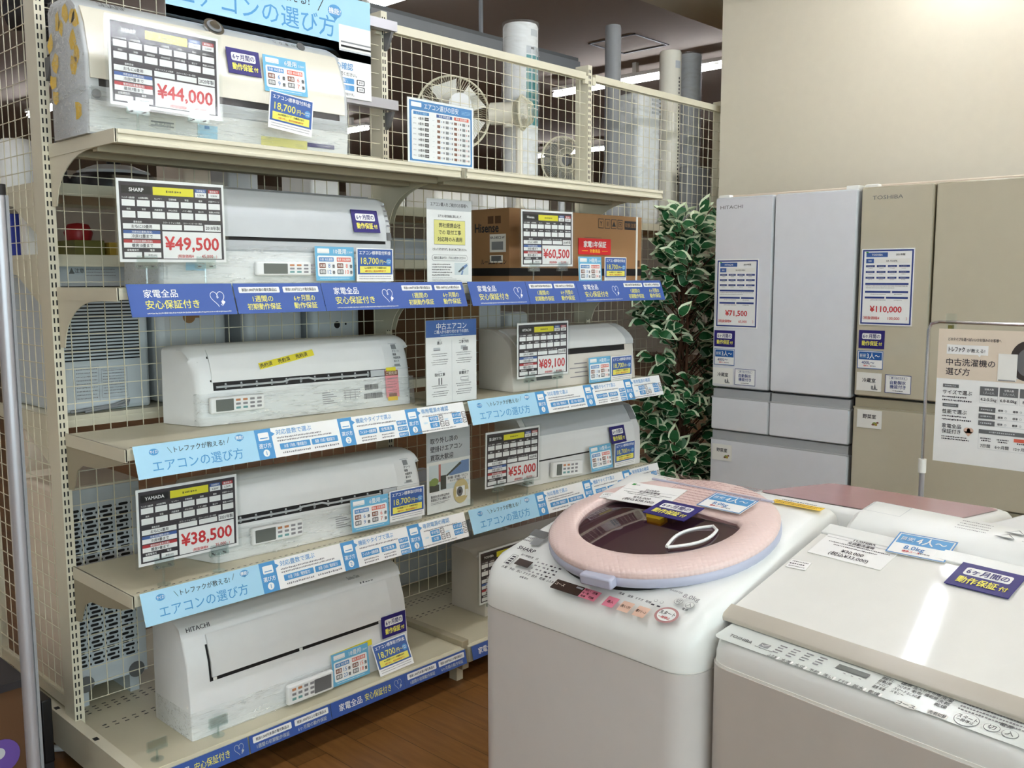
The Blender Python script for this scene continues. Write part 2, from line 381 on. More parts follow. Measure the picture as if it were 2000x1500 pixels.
# ================================================================== gondola
ROW = [1.829, 1.436, 1.019, .626]
DEP = [.4145, .385, .385, .385]
DECK = .137
g = empty('gondola_frame', (1.8, .2, 0), 'beige slotted steel gondola frame with wire grid back', 'shelving')
def post(x, z1=2.42):
    b = MB(g.location)
    b.box(x-.02, x+.008, 0, .075, .05, z1, 'steel')
    z = .16
    while z < z1-.03:
        for dx in (-.0135, -.0035):
            b.box(x+dx-.002, x+dx+.002, -.0006, .001, z, z+.0145, 'slot')
        z += .025
    b.build('upright', g)
for k in range(4): post(k*1.2)
def grid(x0, x1, z0, z1, y, st=.05, r=.0016):
    b = MB(g.location)
    x = x0+st/2
    while x < x1: b.tube([(x, y, z0), (x, y, z1)], r, 'wire', 4, False); x += st
    z = z0
    while z <= z1+.001: b.tube([(x0, y+.003, z), (x1, y+.003, z)], r, 'wire', 4, False); z += st
    b.build('grid_panel', g)
for k in range(3): grid(k*1.2+.01, k*1.2+1.178, .2, 2.36, .012)
b = MB(g.location)   # grid over the left end
y = .11
while y < .62: b.tube([(-.012, y, .215), (-.012, y, 2.4)], .0016, 'wire', 4, False); y += .05
z = .215
while z < 2.4: b.tube([(-.015, .075, z), (-.015, .62, z)], .0016, 'wire', 4, False); z += .05
b.build('end_grid', g)
b = MB(g.location); b.box(-.02, .008, .62, .66, .05, 2.42, 'steel'); b.box(-.016, .0, .075, .62, .175, .21, 'steel'); b.build('back_upright', g)
for k in range(3):
    b = MB(g.location); b.box(k*1.2+.03, k*1.2+1.16, -.004, .02, 2.353, 2.383, 'steel')
    b.box(k*1.2+.01, k*1.2+.035, -.002, .012, 2.335, 2.37, 'steel'); b.box(k*1.2+1.155, k*1.2+1.18, -.002, .012, 2.335, 2.37, 'steel'); b.build('top_bar', g)
# base
for k in range(2):
    b = MB(g.location)
    b.box(k*1.2+.002, k*1.2+1.178, -.395, .6, DECK-.02, DECK, 'deck'); b.box(k*1.2+.002, k*1.2+1.178, -.4125, -.395, DECK-.06, DECK-.002, 'steel')
    rd = random.Random(k)
    for y in (-.045, -.065, .06, .08, .1):
        for i in range(38): b.box(k*1.2+.04+i*.03, k*1.2+.052+i*.03, y, y+.004, DECK, DECK+.0005, 'dark')
    b.build('base_deck', g)
for x in (-.036, 1.18, 2.38):
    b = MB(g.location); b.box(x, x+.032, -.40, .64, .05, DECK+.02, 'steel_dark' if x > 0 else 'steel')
    if x < 0: b.box(x+.006, x+.02, -.16, -.14, DECK+.02, DECK+.0206, 'slot'); b.box(x+.006, x+.02, .12, .14, DECK+.02, DECK+.0206, 'slot')
    b.build('base_bracket', g, bevel=.002)
    b = MB(g.location); b.box(x, x+.03, -.37, -.33, .0, .06, 'steel'); b.box(x, x+.03, .55, .6, 0, .06, 'steel'); b.build('foot', g)

def bracket_prof(D, z, deep=.17):
    pts = [(0, z), (-D, z), (-D, z-.032), (-D*.66, z-.036)]
    for i in range(1, 9):
        t = i/9; a = R(90*t)
        pts.append((-D*.66+(D*.66-.035)*math.sin(a)*1.0, z-.036-(deep-.036)*(1-math.cos(a))))
    pts += [(-.03, z-deep), (0, z-deep)]
    return pts
def bracket_prof2(D, z):
    return [(0, z), (-D, z), (-D, z-.032), (-D+.06, z-.05), (-.2, z-.075), (-.11, z-.08), (-.07, z-.1), (-.035, z-.16), (0, z-.165)]
ORD = ['top', 'second', 'third', 'fourth']
UNDER = [['under the shrink-wrapped air conditioner', 'holding only the blue chart'], ['with the 49,500 yen card', 'carrying the cardboard carton'],
         ['under the air conditioner with yellow tape', 'with the 89,100 yen card'], ['with the 38,500 yen card', 'with the 55,000 yen card']]
for r in range(4):
    z, D = ROW[r], DEP[r]
    for k in range(2):
        x0, x1 = k*1.2+.0, k*1.2+1.18
        s = empty('display_shelf', (k*1.2+.59, -D/2, z), 'beige steel %s shelf %s' % (ORD[r], UNDER[r][k]), 'shelf', 'display shelves of the gondola')
        b = MB(s.location); b.box(x0+.004, x1-.004, -D+.01, -.012, z-.022, z-.0005, 'deck'); b.box(x0+.004, x1-.004, -D, -D+.012, z-.03, z, 'steel')
        if r == 0:
            b.box(x0+.004, x1-.004, -D-.006, -D, z-.012, z, 'steel'); b.box(x0+.004, x1-.004, -D-.004, -D+.02, z-.034, z-.024, 'steel')
            b.box(x0+.004, x1-.004, -.3, -.27, z-.045, z-.022, 'steel_dark'); b.box(x0+.004, x1-.004, -.15, -.1, z-.045, z-.022, 'steel_dark')
        else:
            for i in range(58): b.box(x0+.02+i*.02, x0+.029+i*.02, -D+.022, -D+.025, z-.0005, z, 'dark')
        b.build('board', s, bevel=.002)
        for x in (x0-.001, x1-.002):
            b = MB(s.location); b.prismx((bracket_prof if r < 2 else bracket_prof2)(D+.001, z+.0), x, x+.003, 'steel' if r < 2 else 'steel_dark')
            if r >= 0: b.prismx([(0, z), (-D-.001, z), (-D-.001, z-.034), (0, z-.036)], x-.002, x+.004, 'steel')
            b.build('bracket', s)
        if r:
            b = MB(s.location)
            for dy, t in ((0, .0015), ):
                b.prismx([(-.402, z+.012), (-.4035, z+.012), (-.4335, z-.074), (-.432, z-.074)], x0+.012, x1-.012, 'clear')
            b.prismx([(-.385, z-.004), (-.385, z-.012), (-.407, z-.002), (-.405, z+.006)], x0+.012, x1-.012, 'clear')
            b.build('label_holder', s)
# clear rail along the base
rl = MB(); rl.prismx([(-.4135, DECK-.004), (-.415, DECK-.004), (-.425, DECK-.052), (-.4235, DECK-.052)], .01, 2.37, 'clear')
tag(rl.build('label_rail'), 'clear plastic label rail along the front of the base deck', 'label rail')

def back_shelf(z, k, label):
    s = empty('display_shelf', (k*1.2+.6, .35, z), label, 'shelf', 'shelves on the far side of the grid')
    b = MB(s.location); b.box(k*1.2+.012, k*1.2+1.175, .09, .56, z-.025, z, 'steel'); b.box(k*1.2+.012, k*1.2+1.175, .085, .095, z-.035, z, 'steel'); b.box(k*1.2+.012, k*1.2+1.175, .555, .565, z-.035, z, 'steel'); b.build('board', s)
    for x in (k*1.2-.002, k*1.2+1.175):
        b = MB(s.location); b.prismx([(.08, z), (.56, z), (.56, z-.035), (.3, z-.06), (.12, z-.15), (.08, z-.16)], x, x+.003, 'steel'); b.build('bracket', s)
BS = [(1.735, 'highest far-side shelf'), (1.53, 'far-side shelf above the window air conditioner'), (1.055, 'far-side shelf under the window air conditioner')]
for k in range(4):
    for z, l in BS:
        if k > 1 and z < 1.6: continue
        back_shelf(z, k, l+[' in the left bay', ' in the middle bay', ' in the right bay behind the towers', ' beyond the wall edge under the wrapped grey tower'][k])

# ================================================================== printed signs
def small_words(): return ['フィルター自動清掃', 'AI自動運転', 'センサー', '自動運転', '除湿', '冷房', '空気清浄運転']
RA = ['フィルター自動清掃', 'AI自動運転', 'センサー', '空間除菌', '除湿', '暖房', '内部クリーン']
RB = ['換気', '加湿', '内部清浄', 'PM2.5対応', 'イオン機能', '省エネ', '無線LAN対応']
def price_face(s, brand, price, base, year, tat, cool, heat):
    s.rect(.022, .035, .978, .965, 'charcoal', 1)
    s.rect(.04, .08, .305, .175, 'black', 2); s.txt(brand, .172, .127, .062, 'paperw', 3, bold=.02, mw=.22)
    s.rect(.32, .08, .70, .18, 'yellow', 2); s.small(.44, .58, .13, .03, 'olive', 3)
    for x, m, t in ((.715, 'tagblue', '冷房能力'), (.845, 'redbar', '暖房能力')):
        s.rect(x, .075, x+.11, .12, m, 2); s.rect(x, .12, x+.11, .18, 'paperw', 2); s.txt(t, x+.055, .098, .03, 'paperw', 3); s.txt('2.2kW', x+.055, .15, .035, 'ink', 3)
    for y0, y1, ly, words in ((.25, .325, .225, RA), (.385, .465, .36, RB)):
        for i in range(7):
            x = .04+i*.1335
            s.rect(x, y0, x+.115, y1, 'paperw', 2); s.txt(words[i], x+.057, ly, .026, 'paperw', 3, mw=.112)
    s.txt('畳数目安', .17, .513, .027, 'paperw', 3); s.rect(.04, .535, .37, .6, 'paperw', 2); s.txt('おもに%s畳用' % tat, .205, .568, .045, 'ink', 3)
    s.txt('スマートフォン対応', .48, .513, .026, 'paperw', 3, mw=.18); s.txt('スマートスピーカー対応', .68, .513, .026, 'paperw', 3, mw=.18)
    s.rect(.39, .535, .575, .6, 'paperw', 2); s.rect(.595, .535, .78, .6, 'paperw', 2)
    s.rect(.795, .52, .955, .605, 'paperw', 2); s.txt(year+'年製', .875, .563, .055, 'ink', 3, mw=.14)
    s.rect(.04, .615, .37, .655, 'tagblue', 2); s.txt('冷房対応畳数(目安)', .205, .635, .03, 'paperw', 3)
    s.rect(.04, .655, .37, .715, 'paperw', 2); s.txt('冷房%s畳まで' % cool, .205, .686, .045, 'ink', 3)
    s.rect(.04, .728, .37, .768, 'redbar', 2); s.txt('暖房対応畳数(目安)', .205, .748, .03, 'paperw', 3)
    s.rect(.04, .768, .37, .828, 'paperw', 2); s.txt('暖房%s畳まで' % heat, .205, .799, .045, 'ink', 3)
    s.txt('省電電気代', .117, .855, .03, 'paperw', 3); s.txt('電源', .29, .855, .03, 'paperw', 3)
    s.rect(.04, .88, .195, .945, 'paperw', 2); s.rect(.215, .88, .37, .945, 'paperw', 2); s.txt('単相100V', .292, .915, .028, 'inkgrey', 3)
    s.rect(.39, .62, .955, .955, 'paperw', 2)
    s.txt(price, .67, .765, .225, 'red', 3, bold=.03, mw=.53)
    s.txt('(税抜価格¥', .6, .925, .045, 'red', 3, bold=.015); s.txt(base, .81, .925, .06, 'red', 3, bold=.015); s.txt(')', .9, .925, .045, 'red', 3)
def clip(parent, x, zb):
    """clear plastic clip stand: head that grips the sheet, jointed stem, round foot"""
    c = MB(); c.tube([(x, .004, zb+.001), (x, .004, zb+.004)], .018, 'clear', 16)
    c.tube([(x, .004, zb+.004), (x, .004, zb+.03), (x, .003, -.012)], .0035, 'clear', 8)
    o = c.build('clip_stand', parent)
    d = MB(); d.box(x-.028, x+.028, -.005, -.0015, -.018, .016, 'clear'); d.box(x-.028, x+.028, .004, .007, -.018, .012, 'clear')
    d.tube([(x-.03, .0015, -.012), (x+.03, .0015, -.012)], .005, 'clear', 8)
    d.build('clip_head', o, bevel=.001)
    e = MB()
    for q in (-.017, .017): e.tube([(x+q, -.0055, -.011), (x+q, .008, -.011)], .0022, 'midgrey', 8)
    e.build('rivet', o)
def price_card(p, zs, brand, price, base, year, tat, cool, heat, label, yaw=0., lean=0., roll=0., sleeve=True, clips=(.07, .235)):
    s = Sheet(.297, .21, face='paperw'); price_face(s, brand, price, base, year, tat, cool, heat)
    root = empty('price_card', p, label, 'price card', 'A4 price cards on clip stands')
    root.rotation_euler = (-lean, 0, yaw)
    if roll: root.rotation_euler[1] = -roll
    s.build('card', root, smooth=0)
    c = MB(); c.box(-.008, .305, -.0045, -.0035, -.006, .217, 'sleeve'); c.box(-.008, .305, .0025, .0032, -.006, .217, 'sleeve'); c.build('sleeve', root, smooth=0)
    for x in clips: clip(root, x, zs-p[2])
    return root
price_card((.0, -.397, 1.890), 1.8295, 'SHARP', '¥44,000', '40,000', '2020', '6', '9', '7', 'black and white price card reading 44,000 yen on the top shelf', roll=-.01)
price_card((.010, -.385, 1.502), 1.4365, 'SHARP', '¥49,500', '45,000', '2018', '10', '12', '10', 'black and white price card reading 49,500 yen in a clear sleeve', roll=.006)
price_card((.032, -.357, .692), .6265, 'YAMADA', '¥38,500', '35,000', '2021', '6', '9', '7', 'black and white price card reading 38,500 yen on the left', roll=-.005)
price_card((1.515, -.383, 1.500), 1.4365, 'Hisense', '¥60,500', '55,000', '2024', '14', '18', '14', 'price card reading 60,500 yen before the cardboard carton', roll=.01)
price_card((1.507, -.368, 1.079), 1.0195, 'HITACHI', '¥89,100', '81,000', '2016', '14', '18', '14', 'price card reading 89,100 yen on the right third shelf')
price_card((1.333, -.368, .685), .6265, '富士通ゼネラル', '¥55,000', '50,000', '2020', '10', '12', '10', 'price card reading 55,000 yen on the right fourth shelf', yaw=.0, roll=-.02)
price_card((1.405, -.262, .198), DECK, 'TOSHIBA', '¥44,000', '40,000', '2019', '10', '12', '10', 'price card on the base deck, mostly hidden by the pink washer')

def warranty_sheet():
    s = Sheet(.105, .074, face='navy', back='navy')
    s.rect(.13, .17, .87, .49, 'paperw', 1, r=.005)
    s.txt('6ヶ月間の', .5, .33, .25, 'navy', 2, bold=.022, mw=.66)
    s.txt('動作保証', .44, .72, .29, 'lemon', 2, bold=.03, mw=.62); s.txt('付', .85, .74, .2, 'lemon', 2, bold=.03)
    return s.build('warranty_tag', smooth=0)
def size_sheet(n, a, b_, c, d):
    s = Sheet(.148, .105, face='tag_sky')
    s.rect(.06, .06, .36, .2, 'paperw', 1, r=.002); s.rect(.07, .165, .35, .175, 'lightgrey', 2)
    s.txt(n+'畳用', .63, .14, .17, 'paperw', 2, bold=.012, mw=.34); s.txt('2.2kW', .89, .16, .075, 'paperw', 2)
    s.rect(.05, .27, .95, .88, 'paperw', 1, r=.006)
    s.rect(.09, .32, .46, .44, 'tag_mid', 2); s.txt('冷房 対応畳数', .275, .38, .085, 'paperw', 3, mw=.33)
    s.rect(.54, .32, .9, .44, 'orange', 2); s.txt('暖房 対応畳数', .72, .38, .085, 'paperw', 3, mw=.33)
    for x, v1, v2, m in ((.09, a, b_, 'inkblue'), (.54, c, d, 'orange')):
        for y, v, bm, t in ((.56, v1, 'brown', '木造'), (.74, v2, 'midgrey', '鉄筋')):
            s.rect(x, y-.07, x+.16, y+.07, bm, 2, r=.002); s.txt(t, x+.08, y, .1, 'paperw', 3, mw=.13)
            s.txt(v, x+.25, y, .17, m, 2, bold=.005, mw=.13); s.txt('畳', x+.36, y+.02, .11, 'ink', 2, mw=.1)
    s.small(.1, .85, .93, .02, 'paperw', 1)
    return s.build('room_size_tag', smooth=0)
def fee_sheet():
    s = Sheet(.148, .105)
    s.rect(.025, .03, .975, .79, 'tagblue', 1)
    s.txt('エアコン標準取付料金', .5, .14, .125, 'paperw', 2, bold=.015, mw=.86)
    s.txt('18,700', .35, .375, .27, 'lemon', 2, bold=.012, mw=.54); s.txt('円〜', .72, .41, .15, 'lemon', 2, bold=.015, mw=.19)
    s.ell(.87, .40, .0105, .0105, 'mid', 2); s.txt('1台あたり', .87, .37, .05, 'paperw', 3, mw=.12); s.txt('1か所', .87, .43, .05, 'paperw', 3, mw=.12)
    s.rect(.08, .54, .92, .745, 'lemon', 2)
    s.txt('4mの配管パイプ・外機据付含む', .5, .595, .06, 'ink', 3, mw=.78); s.txt('※取り外し・処分は別料金です', .5, .69, .06, 'red', 3, mw=.78)
    s.small(.06, .94, .85, .025, 'inkgrey', 1); s.small(.06, .94, .92, .025, 'inkgrey', 1, seed=3)
    return s.build('installation_fee_tag', smooth=0)
first = {}
def tagput(kind, make, p, label, group, yaw=0., lean=0., roll=0.):
    if kind not in first: o = first[kind] = make()
    else: o = first[kind].copy(); COL.objects.link(o)
    tag(o, label, 'tag', group)
    return put(o, p, yaw, lean, roll)
GW, GS, GF = 'navy six-month warranty tags', 'blue room-size tags', 'blue installation fee tags'
W = lambda *a, **k: tagput('w', warranty_sheet, *a, **k)
W((.385, -.302, 2.038), 'navy warranty tag on the air conditioner on the top shelf', GW, lean=R(11))
W((.789, -.332, 1.605), 'navy warranty tag on the second-shelf air conditioner, left bay', GW, lean=R(15))
W((.868, -.337, .241), 'navy warranty tag on the air conditioner on the base deck', GW, lean=R(5))
W((2.022, -.302, 1.172), 'navy warranty tag stuck on the old air conditioner with the 89,100 yen card', GW, lean=R(42))
W((2.14, -.339, .743), 'navy warranty tag on the air conditioner with the 55,000 yen card', GW, lean=R(14))
def SZ(n, a, b_, c, d, *x, **k): return tagput('s'+n, lambda: size_sheet(n, a, b_, c, d), *x, **k)
SZ('6', '6', '9', '6', '7', (.497, -.306, 2.003), 'blue room-size tag for 6 mats on the top-shelf air conditioner', GS, lean=R(5))
SZ('10', '8', '12', '8', '10', (.638, -.335, 1.452), 'blue room-size tag for 10 mats on the second shelf', GS, lean=R(3))
SZ('6', '6', '9', '6', '7', (.735, -.358, .643), 'blue room-size tag for 6 mats leaning on the fourth-shelf air conditioner', GS, lean=R(4), yaw=-.06)
SZ('18', '15', '23', '15', '18', (.652, -.352, DECK+.010), 'blue room-size tag for 18 mats on the base deck', GS, lean=R(6))
SZ('14', '11', '17', '11', '14', (1.857, -.38, 1.4375), 'blue room-size tag for 14 mats before the cardboard carton', GS, lean=R(3))
SZ('14', '11', '17', '11', '14', (1.962, -.352, 1.024), 'blue room-size tag for 14 mats on the right third shelf', GS, lean=R(3))
SZ('10', '8', '12', '8', '10', (1.985, -.35, .646), 'blue room-size tag for 10 mats on the right fourth shelf', GS, lean=R(8))
F_ = lambda *a, **k: tagput('f', fee_sheet, *a, **k)
F_((.459, -.375, 1.888), 'blue 18,700 yen fee tag hanging on the top-shelf air conditioner', GF, roll=-.1)
F_((.780, -.352, 1.449), 'blue 18,700 yen fee tag at the right end of the left second shelf', GF)
F_((.888, -.362, .647), 'blue 18,700 yen fee tag beside the fourth-shelf air conditioner, left bay', GF, yaw=-.04)
F_((.818, -.385, DECK+.001), 'blue 18,700 yen fee tag tilted on the base deck edge', GF, lean=R(25), roll=.02)
F_((2.021, -.381, 1.4375), 'blue 18,700 yen fee tag before the right part of the cardboard carton', GF)
F_((2.106, -.355, 1.020), 'blue 18,700 yen fee tag on the right third shelf', GF)
F_((2.143, -.351, .640), 'blue 18,700 yen fee tag on the right fourth shelf', GF)
s = Sheet(.222, .068, face='redbox', back='redbox'); s.txt('家電1年保証', .5, .37, .42, 'paperw', 1, bold=.03, mw=.84); s.txt('対象商品', .5, .78, .26, 'yel2', 1, bold=.02, mw=.36)
s.rect(.1, .76, .28, .785, 'yel2', 1); s.rect(.72, .76, .9, .785, 'yel2', 1)
put(tag(s.build('warranty_sign', smooth=0), 'red sign for a one-year warranty on the cardboard carton', 'sign'), (2.019, -.2435, 1.556))

# ------------------------------------------------------------------ strips on the shelf edges
RT = math.atan2(.030, .086)
def strip_a(w):
    s = Sheet(w, .088, .0008, face='blue', back='blue')
    s.txt('家電全品', .14, .30, .27, 'paperw', 1, al='l', bold=.012, mw=.42); s.txt('安心保証付き', .14, .64, .29, 'lemon', 1, al='l', bold=.012, mw=.6)
    heart(s, .83, .46, .022, 'paperw', 1, .0016); s.small(.14, .95, .9, .05, 'lightgrey', 1, gap=.25)
    return s
def strip_b(w):
    s = Sheet(w, .088, .0008, face='blue', back='blue')
    for x0, x1, t, l1, l2 in ((.05, .5, '税抜1,000円未満の電化製品は', '1週間の', '初期動作保証'), (.54, .96, '税抜1,000円以上の電化製品は', '6ヶ月間の', '動作保証')):
        s.rect(x0, .12, x1, .32, 'paperw', 1, r=.003); s.txt(t, (x0+x1)/2, .22, .12, 'ink', 2, mw=(x1-x0)*.86)
        s.txt(l1, (x0+x1)/2+.02, .52, .23, 'lemon', 1, bold=.012, mw=.25); s.txt(l2, (x0+x1)/2+.02, .78, .23, 'lemon', 1, bold=.012, mw=(x1-x0)*.82)
    return s
GA = 'blue warranty strips on the second shelf edge'
def rail_put(o, x, z): return put(o, (x, -.4345, z-.0735), lean=RT)
pa = strip_a(.295).build('label_strip', smooth=0); pb = strip_b(.29).build('label_strip', smooth=0); used = set()
for x, o, lb_ in ((.012, pa, 'blue warranty strip at the left end of the second shelf, with a heart plug'), (.311, pb, 'blue strip with two white pills under the 49,500 yen air conditioner'),
                  (.603, pa, 'blue warranty strip in the middle of the left second shelf'), (.897, pb, 'blue strip with two white pills at the right end of the left second shelf'),
                  (1.212, pa, 'blue warranty strip left of the 60,500 yen card foot'), (1.509, pb, 'blue strip with white pills below the 60,500 yen card'),
                  (1.80, pa, 'blue warranty strip with heart below the red warranty sign'), (2.095, pb, 'blue strip with white pills at the far right of the second shelf')):
    q = o if o.name not in used else o.copy()
    if o.name in used: COL.objects.link(q)
    used.add(o.name); tag(q, lb_, 'label strip', GA); rail_put(q, x, ROW[1])
def guide_strip():
    s = Sheet(1.178, .088, .0008)
    def X(a): return a
    s.rect(0, 0, .30, 1, 'sky', 1)
    s.ell(.045, .24, .013, .009, 'mid', 2); s.txt('サイズ?', .045, .24, .12, 'paperw', 3, mw=.018)
    s.ell(.258, .17, .014, .009, 'mid', 2); s.poly([(.25, .25), (.258, .3), (.265, .25)], 'mid', 2); s.txt('機能?', .258, .17, .13, 'paperw', 3, mw=.02)
    s.line([(.078, .16), (.086, .34)], .0012, 'ink', 2); s.line([(.225, .28), (.231, .1)], .0012, 'ink', 2)
    s.txt('トレファクが教える!', .155, .25, .2, 'ink', 2, bold=.005, mw=.125)
    s.txt('エアコンの選び方', .148, .68, .38, 'mid', 2, bold=.005, mw=.25)
    secs = [(.30, '対応畳数で選ぶ', '1'), (.545, '機能やタイプで選ぶ', '2'), (.775, '専用電源の確認', '3')]
    for x, t, n in secs:
        s.rect(x, 0, x+.045, 1, 'mid', 1); s.poly([(x+.045, .12), (x+.055, .2), (x+.045, .28)], 'mid', 1)
        s.rect(x+.008, .12, x+.037, .38, 'paperw', 2, r=.003); s.rect(x+.012, .29, x+.033, .32, 'mid', 3)
        s.txt('選び方', x+.022, .56, .17, 'paperw', 2, mw=.034); s.ell(x+.022, .8, .0105, .0105, 'paperw', 2); s.txt(n, x+.022, .8, .2, 'mid', 3)
        s.txt(t, x+.058, .17, .2, 'mid', 2, al='l', bold=.003, mw=.12)
        s.small(x+.058, x+.19, .36, .06, 'inkgrey', 2, seed=5)
    x = .30
    s.small(x+.058, x+.22, .46, .06, 'inkgrey', 2, seed=6)
    for a, b_, t in ((.362, .45, '木造（冷房／暖房能力）'), (.455, .535, '鉄筋（冷房／暖房能力）')):
        s.rect(a, .56, b_, .76, 'mid', 2, r=.002); s.txt(t, (a+b_)/2, .66, .13, 'paperw', 3, mw=(b_-a)*.75); s.small(a+.005, b_, .87, .07, 'inkgrey', 2, seed=7)
    for a, b_, t in ((.605, .665, 'フィルター自動清掃'), (.673, .725, '空気清浄')):
        s.rect(a, .5, b_, .7, 'mid', 2, r=.002); s.txt(t, (a+b_)/2, .6, .13, 'paperw', 3, mw=(b_-a)*.88); s.small(a+.005, b_-.005, .8, .06, 'inkgrey', 2, seed=8); s.small(a+.005, b_-.005, .9, .06, 'inkgrey', 2, seed=9)
    for i, t in enumerate(('再熱ドライ', '加湿タイプ', '寒冷地タイプ')):
        y = .38+i*.22; s.rect(.737, y, .771, y+.17, 'mid', 2, r=.002); s.txt(t, .754, y+.085, .11, 'paperw', 3, mw=.029)
    s.txt('100V', .84, .62, .1, 'sky', 2); s.txt('200V', .92, .58, .1, 'sky', 2)
    for a, y, t, n in ((.855, .4, '平行型', 1), (.855, .64, '公型', 2), (.945, .38, 'タンデム型', 1), (.945, .62, 'エルバー型', 1)):
        s.rect(a, y, a+.035, y+.2, 'mid', 2, r=.002); s.txt(t, a+.0175, y+.1, .13, 'paperw', 3, mw=.03)
        for i in range(n):
            q = a+.038+i*.019; s.rect(q, y, q+.0155, y+.2, 'ink', 2, r=.003); s.rect(q+.0016, y+.022, q+.0139, y+.178, 'paperw', 3, r=.002); s.rect(q+.004, y+.06, q+.006, y+.14, 'ink', 4); s.rect(q+.0095, y+.06, q+.0115, y+.14, 'ink', 4)
    s.small(.79, .95, .92, .05, 'inkgrey', 2, seed=11)
    return s.build('label_strip', smooth=0)
gs = guide_strip()
for i, (x, z, lb_) in enumerate(((.008, ROW[2], 'light blue and white guide strip under the air conditioner with yellow tape'), (.008, ROW[3], 'light blue and white guide strip under the 38,500 yen card'),
                                 (1.208, ROW[2], 'light blue and white guide strip on the right third shelf edge'), (1.208, ROW[3], 'light blue and white guide strip on the right fourth shelf edge'))):
    q = gs if i == 0 else gs.copy()
    if i: COL.objects.link(q)
    rail_put(tag(q, lb_, 'label strip', 'guide strips on the shelf edges'), x, z)
def base_a():
    s = Sheet(.30, .05, .0008, face='blue', back='blue'); s.txt('家電全品', .1, .5, .5, 'paperw', 1, al='l', bold=.012, mw=.3); s.txt('安心保証付き', .44, .5, .5, 'lemon', 1, al='l', bold=.008, mw=.36); heart(s, .9, .45, .016, 'lightgrey', 1, .0012)
    return s.build('label_strip', smooth=0)
def base_b():
    s = Sheet(.285, .05, .0008, face='blue', back='blue')
    for x0, x1, t, l in ((.04, .5, '税抜1,000円未満の電化製品は', '1週間の初期動作保証'), (.54, .97, '税抜1,000円以上の電化製品は', '6ヶ月間の動作保証')):
        s.rect(x0, .12, x1, .5, 'paperw', 1, r=.003); s.txt(t, (x0+x1)/2, .31, .2, 'ink', 2, mw=(x1-x0)*.86); s.txt(l, (x0+x1)/2, .74, .26, 'lightgrey', 1, mw=(x1-x0)*.85)
    return s.build('label_strip', smooth=0)
ba, bb = base_a(), base_b(); used = set()
for x, o, lb_ in ((.0, ba, 'blue warranty strip at the left end of the base deck'), (.305, bb, 'blue strip with white pills below the lowest air conditioner'), (.592, ba, 'blue warranty strip below the tilted fee tag on the base'), (.893, bb, 'blue strip with white pills beside the base foot'), (1.21, ba, 'blue warranty strip on the base deck, cut off by the pink washer'), (1.52, bb, 'blue strip on the base deck behind the pink washer')):
    q = o if o.name not in used else o.copy()
    if o.name in used: COL.objects.link(q)
    used.add(o.name); tag(q, lb_, 'label strip', 'blue warranty strips on the base deck edge'); put(q, (x, -.4262, DECK-.052), lean=math.atan2(.01, .048))

# ------------------------------------------------------------------ standing notices
def notice(s, p, label, cat='sign', lean=0., foot=True, name='notice_stand', yaw=0.):
    root = empty(name, p, label, cat); root.rotation_euler = (-lean, 0, yaw)
    s.build('printed_sheet', root, smooth=0)
    b = MB(); b.box(-.003, s.w+.003, -.004, -.003, -.002, s.h+.003, 'sleeve'); b.box(-.003, s.w+.003, .002, .003, -.002, s.h+.003, 'sleeve')
    if foot: b.box(-.003, s.w+.003, -.01, .07, -.004, -.002, 'clear')
    b.build('clear_stand', root, smooth=0); return root
s = Sheet(.21, .285)
s.rect(.0, .0, 1, .13, 'lightgrey', 1); s.txt('エアコン購入をご検討のお客様へ', .5, .065, .05, 'ink', 2, mw=.84)
s.txt('エアコン取付価格に関しまして', .5, .2, .036, 'ink', 2, mw=.52)
s.rect(.15, .245, .85, .54, 'inkgrey', 1); s.rect(.155, .25, .845, .535, 'paleyel', 2)
for i, t in enumerate(('弊社提携会社', 'での 取付工事', '対応時のみ適用')): s.txt(t, .5, .31+i*.083, .06, 'ink', 3, bold=.012, mw=.55)
s.txt('となっておりますので、あらかじめご了承ください。', .5, .595, .034, 'ink', 2, mw=.76)
s.rect(.1, .66, .9, .735, 'inkgrey', 1, r=.01); s.rect(.105, .665, .895, .73, 'paperw', 2, r=.009); s.txt('取付工事はぜひ、プロにお任せください!', .5, .697, .036, 'ink', 3, mw=.7)
for i in range(5): s.small(.1, .5+.04*(i % 2), .775+i*.032, .014, 'ink', 2, seed=i)
s.rect(.6, .755, .92, .9, 'photo_sky', 1); s.poly([(.68, .86), (.78, .8), (.88, .765), (.9, .79), (.8, .84), (.7, .875)], 'photo_blue', 2); s.poly([(.68, .86), (.8, .8), (.82, .815), (.7, .872)], 'photo_dark', 3); s.poly([(.74, .9), (.77, .85), (.8, .85), (.78, .9)], 'photo_blue', 3)
for i in range(4): s.small(.1, .55+.1*(i % 3), .935+i*.018, .008, 'inkgrey', 2, seed=20+i)
notice(s, (1.074, -.355, 1.4415), 'white notice stand with a yellow box, beside the cardboard carton')
s = Sheet(.24, .29)
s.rect(0, 0, 1, .2, 'posterblue', 1); s.txt('中古エアコン', .5, .075, .085, 'paperw', 2, bold=.01, mw=.62); s.txt('ご購入から取り付けまでの流れ', .5, .14, .045, 'paperw', 2, mw=.68); s.small(.28, .72, .18, .01, 'sky', 2)
for x, y, t in ((.26, .27, '選ぶ'), (.74, .27, '工事予約'), (.26, .65, '取付工事'), (.74, .65, '設置完了')):
    s.small(x-.03, x+.03, y-.035, .008, 'inkgrey', 2); s.txt(t, x, y, .042, 'ink', 2, bold=.015, mw=.26)
    for i in range(5): s.small(x-.16+.02*(i % 3), x+.17-.02*((i+1) % 3), y+.13+i*.026+(.02 if i > 1 else 0), .011, 'inkgrey', 2, seed=i+int(x*9+y*50))
s.rect(.14, .325, .27, .36, 'lightgrey', 2); s.rect(.14, .35, .27, .36, 'inkgrey', 3)
